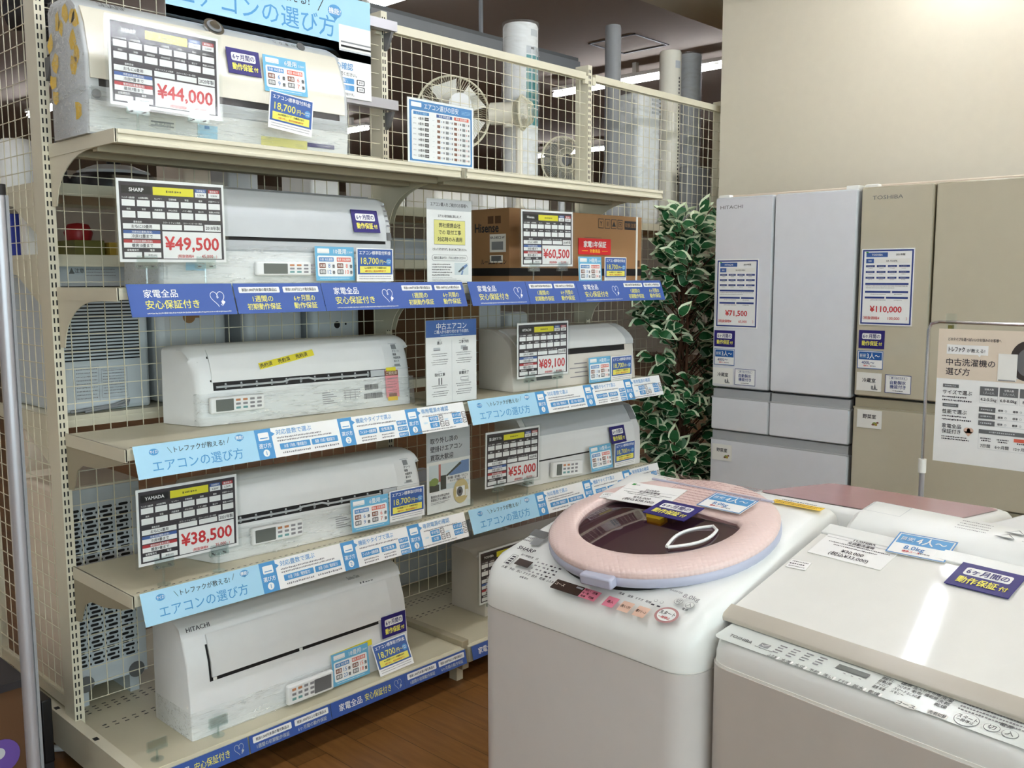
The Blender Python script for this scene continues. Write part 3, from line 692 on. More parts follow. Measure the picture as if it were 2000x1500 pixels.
s.rect(.68, .315, .79, .36, 'lightgrey', 2); s.rect(.72, .335, .82, .38, 'inkgrey', 3)
s.rect(.23, .69, .255, .77, 'inkgrey', 2); s.rect(.28, .69, .3, .77, 'midgrey', 2)
s.rect(.67, .7, .83, .74, 'inkgrey', 2); s.rect(.675, .705, .825, .735, 'paperw', 3); s.rect(.68, .75, .84, .755, 'inkgrey', 2)
s.rect(.498, .24, .502, .98, 'lightgrey', 1)
notice(s, (1.057, -.362, 1.0245), 'blue-headed white flow chart notice on the left third shelf end')
s = Sheet(.21, .297)
s.rect(0, 0, 1, .42, 'lightgrey', 1); s.rect(0, .38, 1, .42, 'paper', 2)
for i, t in enumerate(('取り外し済の', '壁掛けエアコン', '買取大歓迎')): s.txt(t, .08, .13+i*.1, .075, 'ink', 3, al='l', bold=.012, mw=.82)
s.rect(.05, .42, .97, .74, 'photo_sky', 1); s.poly([(.45, .56), (.8, .42), (.97, .42), (.97, .57), (.55, .58)], 'photo_blue', 2); s.poly([(.43, .565), (.76, .43), (.79, .455), (.44, .585)], 'photo_dark', 3)
s.rect(.26, .42, .31, .63, 'photo_red', 2); s.rect(.05, .6, .24, .73, 'photo_green', 2); s.rect(.05, .66, .27, .74, 'photo_dark', 3); s.ell(.16, .62, .02, .014, 'photo_green', 4); s.rect(.3, .56, .43, .73, 'photo_dark', 2)
s.rect(.43, .58, .97, .67, 'paperw', 4); s.txt('室内機・室外機・リモコン', .7, .607, .035, 'ink', 5, mw=.48); s.txt('セットで査定します', .7, .643, .03, 'ink', 5, mw=.4)
s.ell(.77, .795, .038, .045, 'photo_tan', 5, 28); s.rect(.66, .735, .86, .86, 'paperw', 6); s.ell(.74, .8, .015, .018, 'midgrey', 7); s.ell(.74, .8, .006, .007, 'dark', 8); s.rect(.87, .79, .94, .87, 'paper', 7)
s.txt('製造年式10年以内の', .08, .8, .035, 'ink', 2, al='l', mw=.42); s.txt('家庭用エアコン買取します', .08, .84, .035, 'ink', 2, al='l', mw=.45); s.small(.08, .5, .875, .008, 'inkgrey', 2); s.small(.08, .4, .89, .008, 'inkgrey', 2)
r_ = notice(s, (1.078, -.335, .6315), 'photo notice stand about buying used air conditioners, under the flow chart')
b = MB(); b.box(.195, .215, -.012, .03, -.002, .022, 'clear'); b.build('stand_clip', r_)
s = Sheet(.297, .205)
s.rect(.025, .035, .975, .975, 'tag_mid', 1); s.rect(.05, .06, .2, .13, 'paperw', 2, r=.002); s.txt('エアコン選びの目安', .5, .105, .1, 'paperw', 2, bold=.01, mw=.52)
for i in range(3): s.small(.81, .95, .09+i*.022, .01, 'sky', 2, seed=i)
s.rect(.055, .18, .95, .95, 'paperw', 2, r=.006)
s.rect(.08, .2, .31, .25, 'tag_mid', 3); s.txt('エアコン能力', .195, .225, .04, 'sky', 4); s.rect(.42, .2, .66, .25, 'tagblue', 3); s.txt('冷房 対応畳数', .54, .225, .04, 'paperw', 4); s.rect(.69, .2, .92, .25, 'orange', 3); s.txt('暖房 対応畳数', .805, .225, .04, 'paperw', 4)
for i, n in enumerate(('6', '8', '10', '12', '14', '18', '20', '23')):
    y = .305+i*.083; s.txt('おもに', .1, y, .022, 'inkgrey', 3); s.txt(n+'畳用', .19, y, .045, 'ink', 3, mw=.09); s.rect(.245, y-.025, .305, y+.025, 'dark', 3); s.txt('2.2kW', .275, y, .026, 'paperw', 4)
    s.small(.36, .39, y, .008, 'lightgrey', 3)
    for x0 in (.43, .69):
        for j, m in ((0, 'brown'), (.13, 'grey')):
            s.rect(x0+j, y-.022, x0+j+.045, y+.022, m, 3); s.txt(str(5+i+int(j*20)), x0+j+.068, y, .04, 'inkblue' if x0 < .5 else 'orange', 3, mw=.025); s.txt('畳', x0+j+.1, y, .035, 'ink', 3)
notice(s, (.972, -.383, 1.835), 'blue bordered comparison chart standing on the top shelf', 'sign')

# hanging guide sign on two bars
root = empty('hanging_sign', (.33, -.055, 2.08), 'large light blue air conditioner guide sign behind the top shelf', 'sign')
s = Sheet(.757, .335, .003)
s.rect(0, 0, 1, .62, 'sky', 1, r=.0); s.rect(0, .46, 1, .62, 'sky', 1)
s.txt('サイズ?', .1, .12, .06, 'mid', 2); s.txt('トレファクが教える!', .45, .13, .11, 'ink', 2, bold=.005, mw=.5); s.line([(.71, .2), (.74, .08)], .003, 'ink', 2)
s.ell(.8, .17, .028, .022, 'mid', 2); s.poly([(.79, .23), (.8, .27), (.815, .23)], 'mid', 2); s.txt('機能?', .8, .17, .065, 'paperw', 3)
s.txt('エアコンの選び方', .42, .33, .22, 'mid', 2, bold=.006, mw=.76)
s.rect(.82, .28, 1, .52, 'paper', 2); s.rect(.83, .44, 1, .455, 'grey', 3); s.rect(.83, .48, 1, .5, 'slot', 3); s.rect(.82, .52, 1, .54, 'lightgrey', 3)
s.txt('専用電源の確認', .78, .69, .075, 'mid', 2, mw=.36); s.txt('専用コンセントをご確認ください。', .78, .765, .04, 'ink', 2, mw=.36)
for y, t in ((.83, 'タンデム型'), (.9, 'エルバー型')):
    s.rect(.72, y-.027, .9, y+.027, 'mid', 2, r=.003); s.txt(t, .81, y, .038, 'paperw', 3); s.rect(.915, y-.027, .96, y+.027, 'ink', 2, r=.003); s.rect(.92, y-.02, .955, y+.02, 'paperw', 3, r=.002); s.rect(.93, y-.01, .934, y+.01, 'ink', 4); s.rect(.942, y-.01, .946, y+.01, 'ink', 4)
s.txt('工事で使用が可能です。', .83, .965, .03, 'ink', 2)
s.build('printed_board', root, smooth=0)
b = MB(root.location)
for z in (2.343, 2.066): b.box(.0, 1.215, -.05, -.02, z, z+.034, 'alu')
for x in (0., 1.19):
    for z in (2.32, 2.04): b.prismx([(-.02, z+.02), (-.045, z+.02), (-.02, z-.03), (-.002, z-.04), (-.002, z+.02)], x, x+.012, 'midgrey')
b.build('mounting_bar', root)

# ================================================================== air conditioners
def prof_at(prof, n):
    """arc lengths along the first n points (front and top face)"""
    L = [0.]
    for a, b in zip(prof[:n], prof[1:n]): L.append(L[-1]+math.hypot(b[0]-a[0], b[1]-a[1]))
    return L
def pt(prof, L, s, off):
    for i in range(len(L)-1):
        if s <= L[i+1] or i == len(L)-2:
            a, b = prof[i], prof[i+1]; d = L[i+1]-L[i]; t = (s-L[i])/d
            ny, nz = -(b[1]-a[1])/d, (b[0]-a[0])/d
            # smooth the normal towards the neighbours
            def nn(j):
                if j < 0 or j >= len(L)-1: return None
                p, q = prof[j], prof[j+1]; e = math.hypot(q[0]-p[0], q[1]-p[1]); return (-(q[1]-p[1])/e, (q[0]-p[0])/e)
            o = nn(i-1) if t < .5 else nn(i+1); wgt = abs(.5-t)
            if o: ny, nz = ny*(1-wgt)+o[0]*wgt, nz*(1-wgt)+o[1]*wgt
            m = math.hypot(ny, nz)
            return (a[0]+(b[0]-a[0])*t+ny/m*off, a[1]+(b[1]-a[1])*t+nz/m*off)
def z2s(prof, L, z):
    for i in range(len(L)-1):
        z0, z1 = prof[i][1], prof[i+1][1]
        if z0 <= z <= z1 and z1 > z0: return L[i]+(L[i+1]-L[i])*(z-z0)/(z1-z0)
    return L[-1]
class AC:
    def __init__(s, F, Rr, z, prof, nfront, label, body='white', group=None, endr=.012, skew=0.):
        s.w = math.hypot(Rr[0]-F[0], Rr[1]-F[1]); yaw = math.atan2(Rr[1]-F[1], Rr[0]-F[0])
        s.root = empty('air_conditioner', (F[0], F[1], z+.001), label, 'air conditioner', group or 'wall air conditioners for sale', yaw)
        s.prof = prof; s.n = nfront; s.L = prof_at(prof, nfront)
        fine = []
        N = 26
        for i in range(N+1): fine.append(pt(prof, s.L, s.L[-1]*i/N, 0))
        fine += prof[nfront:]
        b = MB(); cx = sum(p[0] for p in fine)/len(fine); cz = sum(p[1] for p in fine)/len(fine)
        rings = []
        for x, q in ((0, .0), (endr*.3, .5), (endr, 1), (s.w-endr, 1), (s.w-endr*.3, .5), (s.w, .0)):
            k = endr*.7*(1-q)
            rings.append([(x-(skew*max(0, p[0]) if x < s.w/2 else 0), p[0]+(k if p[0] < cx else -k), max(0, p[1]-(k if p[1] > cz else 0))) for p in fine])
        b.loft(rings, body); s.body = b.build('body', s.root, smooth=50)
    def strip(s, name, x0, x1, z0, z1, off, m, thick=None, s_range=None, cap=True, n=14, parent=None, r=0):
        a, c = s_range or (z2s(s.prof, s.L, z0), z2s(s.prof, s.L, z1))
        b = MB(); base = .0002 if thick is None else off-thick
        rings = []
        front = [pt(s.prof, s.L, a+(c-a)*i/n, off) for i in range(n+1)]; back = [pt(s.prof, s.L, c-(c-a)*i/n, base) for i in range(n+1)]
        loop = front+back
        b.loft([[(x0, *p) for p in loop], [(x1, *p) for p in loop]], m)
        return b.build(name, parent or s.root, smooth=40)
    def at(s, x, z, off): y, zz = pt(s.prof, s.L, z2s(s.prof, s.L, z), off); return (x, y, zz)
    def patch(s, b, x0, x1, z0, z1, off, m):
        b.add([s.at(x0, z1, off), s.at(x0, z0, off), s.at(x1, z0, off), s.at(x1, z1, off)], [(0, 1, 2, 3)], m)
    def text(s, b, t, x, z, size, m, off=.0035, sx=1., skew=0, bold=.02):
        vs, fs, wd = glyphs(t, 0)
        for i, dx in enumerate((-.012, .012)): b.add([s.at(x+(a+dx)*size*sx+c*size*skew, z+c*size, off+i*.0001) for a, c in vs], fs, m)
def vanes(ac, x0, x1, z0, z1, n, parent=None):
    b = MB(); zm = (z0+z1)/2
    p = lambda x, z, o: ac.at(x, z, o)
    st = (x1-x0)/n
    pts = []
    for i in range(n+1):
        x = x0+i*st
        y0, y1 = ac.at(x, z0, -.002), ac.at(x, z1, -.002)
        b.box(x-.0015, x+.0035, y0[1]-.003, y0[1]+.004, z0+.002, z1-.002, 'lightgrey')
        b.box(x-.003, x+.005, y0[1]-.0045, y0[1], zm-.006, zm+.004, 'grey')
    xm = (x0+x1)/2
    for a, c, dz in ((x0-.03, xm-.06, 0), (xm-.04, xm+.03, .006), (xm+.05, x1, 0)):
        q = [ac.at(a, zm-.002+dz, .002), ac.at(c, zm-.002+dz, .002)]; b.tube(q, .0035, 'lightgrey', 6)
    for a, c, d0, d1 in ((xm-.06, xm-.04, 0, .006), (xm+.03, xm+.05, .006, 0)):
        b.tube([ac.at(a, zm-.002+d0, .002), ac.at(c, zm-.002+d1, .002)], .0035, 'lightgrey', 6)
    return b.build('louver', parent or ac.root)
def remote(ac, x0, x1, z0, z1, label, lcd=(.04, .36), lm='lcd', tilt=0., extra=True, flip=False):
    w, h = x1-x0, z1-z0
    y, _ = pt(ac.prof, ac.L, z2s(ac.prof, ac.L, (z0+z1)/2), .003)
    o = Matrix.Translation(ac.root.location) @ Matrix.Rotation(ac.root.rotation_euler[2], 4, 'Z')
    p = o @ Vector((x0, y-.002, z0))
    root = empty('remote_control', p, label, 'remote control', 'remote controls packed with the air conditioners', ac.root.rotation_euler[2])
    root.rotation_euler[1] = -tilt
    b = MB(); b.box(0, w, -.018, 0, 0, h, 'white'); b.build('case', root, bevel=.006, seg=3)
    s = Sheet(w, h, base=False); s.v = []; s.f = []; s.m = []
    s.rect(lcd[0], .14, lcd[1], .86, lm, 1, r=.002)
    d = Vector((0, -.0178, 0))
    if extra:
        a = lcd[1]+.04 if not flip else .08
        for i in range(3):
            for j in range(4):
                m = ('btn_orange' if i == 0 and j < 2 else 'btn_teal' if i == 2 and j < 2 else 'inkgrey')
                q = a+j*.13; s.rect(q, .18+i*.24, q+.085, .18+i*.24+.13, m, 1, r=.001)
    sc = s.build('display_and_buttons', root, smooth=0); sc.location = d
    return root
def plain_text(ac, name, items):
    b = MB()
    for it in items: ac.text(b, *it)
    return b.build(name, ac.root, smooth=0)

# --- top shelf
pr = [(0, 0), (-.006, .075), (-.01, .11), (-.008, .19), (.012, .272), (.03, .31), (.054, .336), (.09, .355), (.14, .36), (.2, .358), (.222, .34), (.222, 0)]
a = AC((-.012, -.285), (.806, -.285), ROW[0], pr, 9, 'large air conditioner in shrink wrap on the top shelf, 44,000 yen', 'acgrey')
a.strip('front_panel', .008, .797, .137, .318, .006, 'cream')
a.strip('air_gap', .03, .78, .118, .137, .0012, 'dark'); a.strip('air_flap', .01, .80, .085, .118, .003, 'lightgrey')
a.strip('lower_cover', .004, .812, .004, .084, .002, 'white')
b = MB(); q = a.at(.391, .335, .004)
b.tube([(q[0], q[1], q[2]), (q[0], q[1]-.006, q[2]+.004)], .03, 'emblem', 24); b.tube([(q[0], q[1]-.006, q[2]+.004), (q[0], q[1]-.008, q[2]+.0055)], .022, 'grey', 24); b.tube([(q[0], q[1]-.008, q[2]+.0055), (q[0], q[1]-.011, q[2]+.0075)], .015, 'emblem', 20); b.build('emblem', a.root)
b = MB(); q = a.at(.014+.008, .099, .003); b.tube([q, (q[0], q[1]-.002, q[2])], .012, 'grey', 20)
q = a.at(.685, .335, .003); b.tube([q, (q[0], q[1]-.002, q[2]+.001)], .014, 'midgrey', 20); b.build('sensor', a.root)
b = MB(); a.text(b, 'SHARP', .065, .331, .02, 'grey', sx=1.3)
for i, t in enumerate(('▽', '◎', '●', '○')): a.text(b, t, .585+i*.022, .328, .012, 'grey')
a.text(b, '気流方向', .175, .04, .012, 'grey'); b.build('lettering', a.root, smooth=0)
b = MB(); a.patch(b, .30, .36, .012, .055, .0035, 'sky'); a.patch(b, .32, .335, .045, .053, .0042, 'tag_mid'); a.patch(b, .16, .235, .03, .06, .0035, 'paper'); a.patch(b, .50, .66, .01, .045, .0035, 'paleyel'); a.patch(b, .66, .76, .03, .042, .0045, 'navy')
for zz in (.036, .046): a.patch(b, .165, .23, zz, zz+.004, .0042, 'grey')
b.build('sticker', a.root, smooth=0)
b = MB(); rd = random.Random(3)
for y, z in ((.06, .3), (.04, .285), (.1, .31), (.15, .3), (.06, .24), (.2, .25), (.04, .2), (.18, .2), (.06, .18), (.2, .15), (.19, .11), (.05, .06), (.13, .28)):
    n = 7; rr = [rd.uniform(.012, .026) for _ in range(n)]
    b.add([(-.0012, y+rr[i]*math.cos(-i*2*math.pi/n), z+rr[i]*1.2*math.sin(-i*2*math.pi/n)) for i in range(n)], [tuple(range(n))], 'yel2')
b.build('packing_tape', a.root, smooth=0)
b = MB(); n = 20
for z0, z1 in ((0.002, .115),):
    loop = [(-.006, .2), (-.006, .0), (.0, -.016), (.4, -.019), (.81, -.016), (.824, .0), (.824, .2)]
    for p, q in zip(loop, loop[1:]):
        b.add([(p[0], p[1], z1), (p[0], p[1], z0), (q[0], q[1], z0), (q[0], q[1], z1)], [(0, 1, 2, 3)], 'film')
b.build('plastic_wrap', a.root)
b = MB()
front = [pt(pr, a.L, a.L[-1]*i/16, .011) for i in range(17)]
for p, q in zip(front, front[1:]): b.add([(-.004, *q), (-.004, *p), (.822, *p), (.822, *q)], [(0, 1, 2, 3)], 'cover')
b.add([(-.0045, .2, .1), (-.0045, -.012, .1), (-.0045, -.01, .2), (-.0045, .03, .31), (-.0045, .1, .355), (-.0045, .2, .355)], [tuple(range(6))], 'film')
b.build('plastic_cover', a.root, smooth=60)

# --- second shelf
pr = [(0, 0), (-.004, .06), (-.012, .13), (-.008, .2), (.01, .25), (.034, .275), (.07, .287), (.12, .29), (.2, .288), (.22, 0)]
a = AC((.15, -.305), (.955, -.305), ROW[1], pr, 8, 'large air conditioner on the second shelf behind the 49,500 yen card', 'acgrey')
a.strip('front_panel', .008, .775, .142, .272, .007, 'acgrey'); a.strip('top_grille', .03, .77, 0, 0, .002, 'grey', s_range=(a.L[-1]*.86, a.L[-1]*.97))
a.strip('air_gap', .01, .775, .132, .142, .0015, 'slot'); a.strip('air_flap', .01, .775, .105, .13, .004, 'lightgrey'); a.strip('lower_cover', .012, .79, .004, .10, .002, 'white')
a.strip('side_sensor', .782, .8, .145, .17, .003, 'midgrey')
b = MB(); a.patch(b, .075, .135, .045, .085, .0035, 'sky'); a.patch(b, .09, .105, .075, .084, .0042, 'tag_mid'); a.patch(b, .02, .06, .0, .09, .0045, 'white')
for i in range(5): a.patch(b, .783, .797, .19+i*.016, .195+i*.016, .002, 'inkgrey')
b.build('sticker', a.root, smooth=0)
b = MB()
for p, q in zip([(-.005, .2), (-.005, 0), (.0, -.012), (.4, -.016), (.806, -.012), (.811, .0)], [(-.005, 0), (.0, -.012), (.4, -.016), (.806, -.012), (.811, .0), (.811, .2)]):
    b.add([(p[0], p[1], .118), (p[0], p[1], .002), (q[0], q[1], .002), (q[0], q[1], .118)], [(0, 1, 2, 3)], 'film')
b.build('plastic_wrap', a.root)
remote(a, .285, .475, .03, .072, 'wrapped remote control on the second-shelf air conditioner', lcd=(.12, .55))

# --- third and fourth shelf: the same model
pr3 = [(0, 0), (.008, .084), (.017, .16), (.035, .204), (.055, .226), (.072, .237), (.10, .24), (.16, .235), (.163, 0)]
def model3(F, Rr, z, label, wrap):
    a = AC(F, Rr, z, pr3, 7, label, 'white', endr=.02, skew=.3); k = a.w/.779
    a.strip('front_panel', .048*k, .672*k, .128, .222, .005, 'white')
    a.strip('air_outlet', .052*k, .67*k, .103, .129, .0012, 'slot')
    a.strip('outlet_corner', .612*k, .668*k, .105, .126, .002, 'lightgrey')
    vanes(a, .09*k, .6*k, .105, .126, 10)
    b = MB(); a.patch(b, .0475*k-.004, .0475*k, .13, .205, .001, 'slot'); a.patch(b, .0475*k, .0475*k+.002, .13, .2, .001, 'dark'); a.patch(b, .672*k, .674*k, .125, .17, .001, 'dark'); a.patch(b, .67*k, .775*k, .125, .1262, .0008, 'lightgrey')
    a.patch(b, .012, .0135, .19, .1915, .001, 'grey'); b.build('panel_gap', a.root, smooth=0)
    b = MB(); a.patch(b, .705*k, .74*k, .132, .212, .001, 'lightgrey'); a.patch(b, .712*k, .732*k, .192, .208, .0016, 'grey')
    for i, t in enumerate(('クリーン', '除菌', '内部清浄', '省エネ')): a.text(b, t, .712*k, .182-i*.011, .009, 'ink', off=.0016, sx=.8)
    a.patch(b, .712*k, .735*k, .134, .142, .0016, 'grey'); b.build('feature_sticker', a.root, smooth=0)
    b = MB()
    for i in range(6): a.patch(b, .42*k, .42*k+.03+.012*(i % 3), .064-i*.007, .0665-i*.007, .001, 'inkgrey')
    for i in range(4): a.patch(b, .5*k, .565*k, .066-i*.008, .068-i*.008, .001, 'inkgrey')
    for j in range(3): a.patch(b, .505*k+j*.02, .5062*k+j*.02, .036, .068, .001, 'inkgrey')
    rd = random.Random(5)
    for zz, h, x0, x1 in ((.062, .018, .585, .64), (.032, .018, .58, .655)):
        x = x0*k
        while x < x1*k: wd = rd.choice((.0008, .0012, .002)); a.patch(b, x, x+wd, zz, zz+h, .001, 'ink'); x += wd+rd.choice((.0009, .0014))
    b.build('rating_label', a.root, smooth=0)
    if wrap:
        b = MB()
        for p, q in zip([(-.004, .15), (-.004, .0), (.004, -.012), (.2, -.02), (.4, -.008), (.785, -.004)], [(-.004, .0), (.004, -.012), (.2, -.02), (.4, -.008), (.785, -.004), (.785, .15)]):
            f = a.w/.779
            b.add([(p[0]*f, p[1]+.008, .098), (p[0]*f, p[1], .002), (q[0]*f, q[1], .002), (q[0]*f, q[1]+.008, .098)], [(0, 1, 2, 3)], 'film')
        b.build('plastic_wrap', a.root)
    return a
a3 = model3((.312, -.189), (1.088, -.254), ROW[2], 'white air conditioner with a yellow tape and pink slip on the third shelf', True)
remote(a3, .028, .205, .036, .086, 'wrapped remote control at the left end of the taped air conditioner', lcd=(.1, .42))
a4 = model3((.29, -.288), (1.055, -.345), ROW[3], 'white air conditioner on the fourth shelf behind the 38,500 yen card', True)
remote(a4, .112, .285, .034, .088, 'remote control on the fourth-shelf air conditioner, left bay', lcd=(.06, .45), tilt=-.0)
def tape(w, h, t, p, yaw, lean, roll, label, n=4, par=None):
    s = Sheet(w, h, .0006, face='tape', back='tape')
    for i in range(n): s.txt(t, .02+(i+.3)/n*.98, .5, .72, 'ink', 1, bold=.02, mw=.9/n)
    o = tag(s.build('adhesive_tape', smooth=0), label, 'tape', 'yellow sold tapes'); put(o, p, yaw, lean, roll); return o
tape(.20, .021, '売約済', (.518, -.199, 1.178), math.atan2(-.065, .776), R(22), R(10), 'yellow sold tape stuck aslant on the third-shelf air conditioner', 3)
s = Sheet(.054, .115, .0006, base=False)
s.rect(0, .08, 1, .9, 'pinkpaper', 0); s.rect(.1, 0, .85, .12, 'tape', 1); s.rect(.1, .88, .85, 1, 'yel2', 1); s.rect(0, .1, 1, .25, 'brown', 1); s.txt('ご契約済', .5, .175, .11, 'paperbeige', 2, mw=.85); s.rect(.2, .78, .8, .88, 'brown', 1)
for i in range(5): s.small(.15, .85-.1*(i % 2), .33+i*.09, .02, 'ink', 1, seed=i)
put(tag(s.build('order_slip', smooth=0), 'pink order slip taped with yellow tape on the third-shelf air conditioner', 'slip'), (.977, -.2475, 1.038), math.atan2(-.065, .776), R(6), 0)

# --- base deck, left
pr = [(0, 0), (.003, .105), (.016, .213), (.04, .287), (.056, .318), (.09, .332), (.15, .338), (.222, .335), (.226, 0)]
a = AC((.174, -.333), (.985, -.333), DECK, pr, 7, 'tall white air conditioner lying on the base deck with a yellow tape', 'white', endr=.006)
a.strip('top_cover', -.001, a.w+.001, 0, 0, .0025, 'white', s_range=(z2s(pr, a.L, .292), a.L[-1]))
a.strip('front_panel', .072, .70, .168, .288, .008, 'white')
a.strip('air_gap', .066, .705, .156, .286, .0015, 'slot', s_range=(z2s(pr, a.L, .156), z2s(pr, a.L, .262)))
a.strip('panel_frame', .7, .745, .17, .288, .0022, 'white'); b = MB()
for x in (.075, .37, .685): a.patch(b, x, x+.012, .157, .166, .004, 'paper')
b.build('flap_hinge', a.root, smooth=0)
plain_text(a, 'lettering', [('HITACHI', .02, .305, .016, 'ink', .003, 1.2), ('Stainless Clean', .60, .318, .008, 'grey', .003), ('●  ●  ▬ ▬  ▬', .64, .298, .008, 'midgrey', .003)])
b = MB(); loop = [(-.004, .2), (-.004, .0), (.0, -.006), (.15, -.012), (.3, -.016), (.5, -.012), (.5, .0)]
for p, q in zip(loop, loop[1:]): b.add([(p[0], p[1]+.004, .085), (p[0], p[1], .003), (q[0], q[1], .003), (q[0], q[1]+.004, .085)], [(0, 1, 2, 3)], 'film')
b.build('plastic_wrap', a.root)
r5 = remote(a, .315, .485, .012, .075, 'white remote control taped to the lowest air conditioner', lcd=(.56, .94), lm='midgrey', flip=True)
r5.location.y -= .012; r5.location.x -= .015
tape(.165, .019, '売約済', (.660, -.3335, .229), 0, R(4), R(2), 'yellow sold tape on the lowest air conditioner above the 18-mat tag', 3)
for x in (.06, .245):
    r_ = empty('clip_stand', (x, -.355, DECK), 'clear clip stand without a card on the base deck, %s' % ('left end' if x < .1 else 'before the lowest air conditioner'), 'clip stand', 'empty clip stands on the base deck')
    clip(r_, 0, 0); r_.children[0].location.z = .0
    r_.children[0].children[0].location.z = .047

# --- right bay
pr = [(0, 0), (.018, .172), (.036, .191), (.073, .217), (.135, .238), (.2, .236), (.2, 0)]
a = AC((1.551, -.308), (2.31, -.334), ROW[2], pr, 5, 'older white air conditioner with a round top on the right third shelf', 'acside', endr=.004)
a.strip('front_panel', .03, .70, .15, .236, .006, 'white', s_range=(z2s(pr, a.L, .15), a.L[-1]*.93)); a.strip('end_cover', .70, .757, .15, .23, .004, 'acgrey', s_range=(z2s(pr, a.L, .15), a.L[-1]*.93))
a.strip('air_outlet', .06, .695, .126, .149, .0015, 'slot'); b = MB()
for i in range(4): a.patch(b, .33+.03*(i % 2), .44, .03+i*.018, .034+i*.018, .001, 'inkgrey')
a.patch(b, .13, .22, .035, .055, .001, 'midgrey'); b.build('rating_label', a.root, smooth=0)
pr = [(0, 0), (.0, .1), (.004, .165), (.02, .195), (.045, .235), (.065, .262), (.09, .268), (.2, .268), (.2, 0)]
a = AC((1.658, -.283), (2.362, -.33), ROW[3], pr, 7, 'white air conditioner on the right fourth shelf behind the 55,000 yen card', 'white', endr=.005)
a.strip('front_panel', .03, .66, .1, .185, .004, 'white'); a.strip('front_grille', .03, .655, .19, .262, .003, 'lightgrey'); a.strip('panel_rim', .03, .66, .183, .192, .006, 'white')
a.strip('air_gap', .05, .50, .0935, .0995, .0015, 'slot'); a.strip('side_louver', .66, .70, .2, .262, .002, 'grey')
remote(a, .118, .30, .022, .085, 'white remote control on the right fourth-shelf air conditioner', lcd=(.13, .3), tilt=-.06)
pr = [(0, 0), (0, .16), (.05, .23), (.1, .25), (.2, .25), (.2, 0)]
a = AC((1.447, -.25), (2.2, -.28), DECK, pr, 4, 'dusty white air conditioner on the right base deck beside the pink washer', 'acside', endr=.003)
a.strip('front_panel', .05, .7, .09, .2, .004, 'white')

# --- carton
root = empty('cardboard_carton', (2.037, -.135, ROW[1]), 'brown cardboard air conditioner carton with a black band on the second shelf', 'carton')
b = MB(root.location); b.box(1.6, 2.475, -.24, -.03, ROW[1]+.001, 1.728, 'card'); b.build('carton_body', root, bevel=.002)
b = MB(root.location); b.box(1.5985, 2.4765, -.2415, -.0285, 1.466, 1.497, 'slot'); b.build('printed_band', root)
b = MB(root.location); b.box(2.43, 2.442, -.2425, -.0275, ROW[1]+.001, 1.7295, 'paper'); b.build('strapping', root)
b = MB(root.location); b.box(1.599, 2.476, -.137, -.133, 1.7282, 1.7288, 'card_dark'); b.build('flap_seam', root)
s = Sheet(.875, .292, base=False, face='card')
for i in range(4):
    x = .635+i*.052; s.rect(x, .06, x+.042, .2, 'dark', 1); s.rect(x+.003, .07, x+.039, .19, 'card', 2); s.txt('⇈☂♺▦'[i] if 0 else ['Y', 'II', '▲', '▣'][i], x+.021, .13, .1, 'dark', 3)
s.rect(.85, .07, .955, .2, 'dark', 1); s.txt('取扱注意', .9, .135, .07, 'card', 2); s.frame(.53, .34, .66, .43, .001, 'dark', 1)
s.rect(.955, .66, .985, .76, 'card_dark', 1)
s.txt('ルームエアコン', .22, .7, .08, 'dark', 1)
o = s.build('carton_print', root, smooth=0); o.location = Vector((1.6, -.2405, ROW[1]))-root.location
s = Sheet(.21, .292, base=False)
s.txt('Hisense', .42, .25, .17, 'dark', 1, bold=.03, mw=.62); s.rect(.5, .34, .92, .58, 'paper', 1); s.rect(.55, .44, .85, .55, 'grey', 2); s.txt('HA-S40C2-W', .7, .385, .05, 'ink', 2, mw=.38); s.rect(.5, .62, .84, .72, 'paper', 1); s.rect(.54, .63, .8, .7, 'midgrey', 2)
s.rect(.45, .1, .6, .2, 'card_dark', 1); s.rect(.64, .1, .79, .2, 'card_dark', 1); s.txt('ルームエアコン', .6, .87-.16, .08, 'dark', 1, mw=.66)
o = s.build('side_print', root, smooth=0); o.matrix_local = Matrix.Translation(Vector((1.5995, -.03, ROW[1]))-root.location) @ Matrix.Rotation(R(-90), 4, 'Z')

# ================================================================== pink lidded washer
def interp(tab, x):
    if x <= tab[0][0]: return tab[0][1]
    for (a, b), (c, d) in zip(tab, tab[1:]):
        if x <= c: return b+(d-b)*(x-a)/(c-a)
    return tab[-1][1]
def rrect(x0, x1, y0, y1, r, n=7):
    out = []
    for cx, cy, a in ((x1-r, y1-r, 0), (x0+r, y1-r, 90), (x0+r, y0+r, 180), (x1-r, y0+r, 270)):
        for i in range(n):
            t = R(a+90*i/(n-1)); out.append((cx+r*math.cos(t), cy+r*math.sin(t)))
    return out
TOP = [(.293, .835), (.306, .843), (.318, .852), (.348, .871), (.40, .892), (.5, .917), (.6, .938), (.68, .958), (.74, .976), (.80, .981), (.86, .974)]
px0, px1, py0, py1 = .293, .86, -1.925, -1.380
wm = empty('washing_machine', (.569, -1.632, 0), 'white washing machine with a round pink lid', 'washing machine', 'washing machines')
wm.rotation_euler[2] = -.05
def turned(o, root):
    """follow the turn of the machine a card lies on"""
    o.matrix_world = Matrix.Translation(root.location) @ Matrix.Rotation(root.rotation_euler[2], 4, 'Z') @ Matrix.Translation(-root.location) @ o.matrix_world
    return o
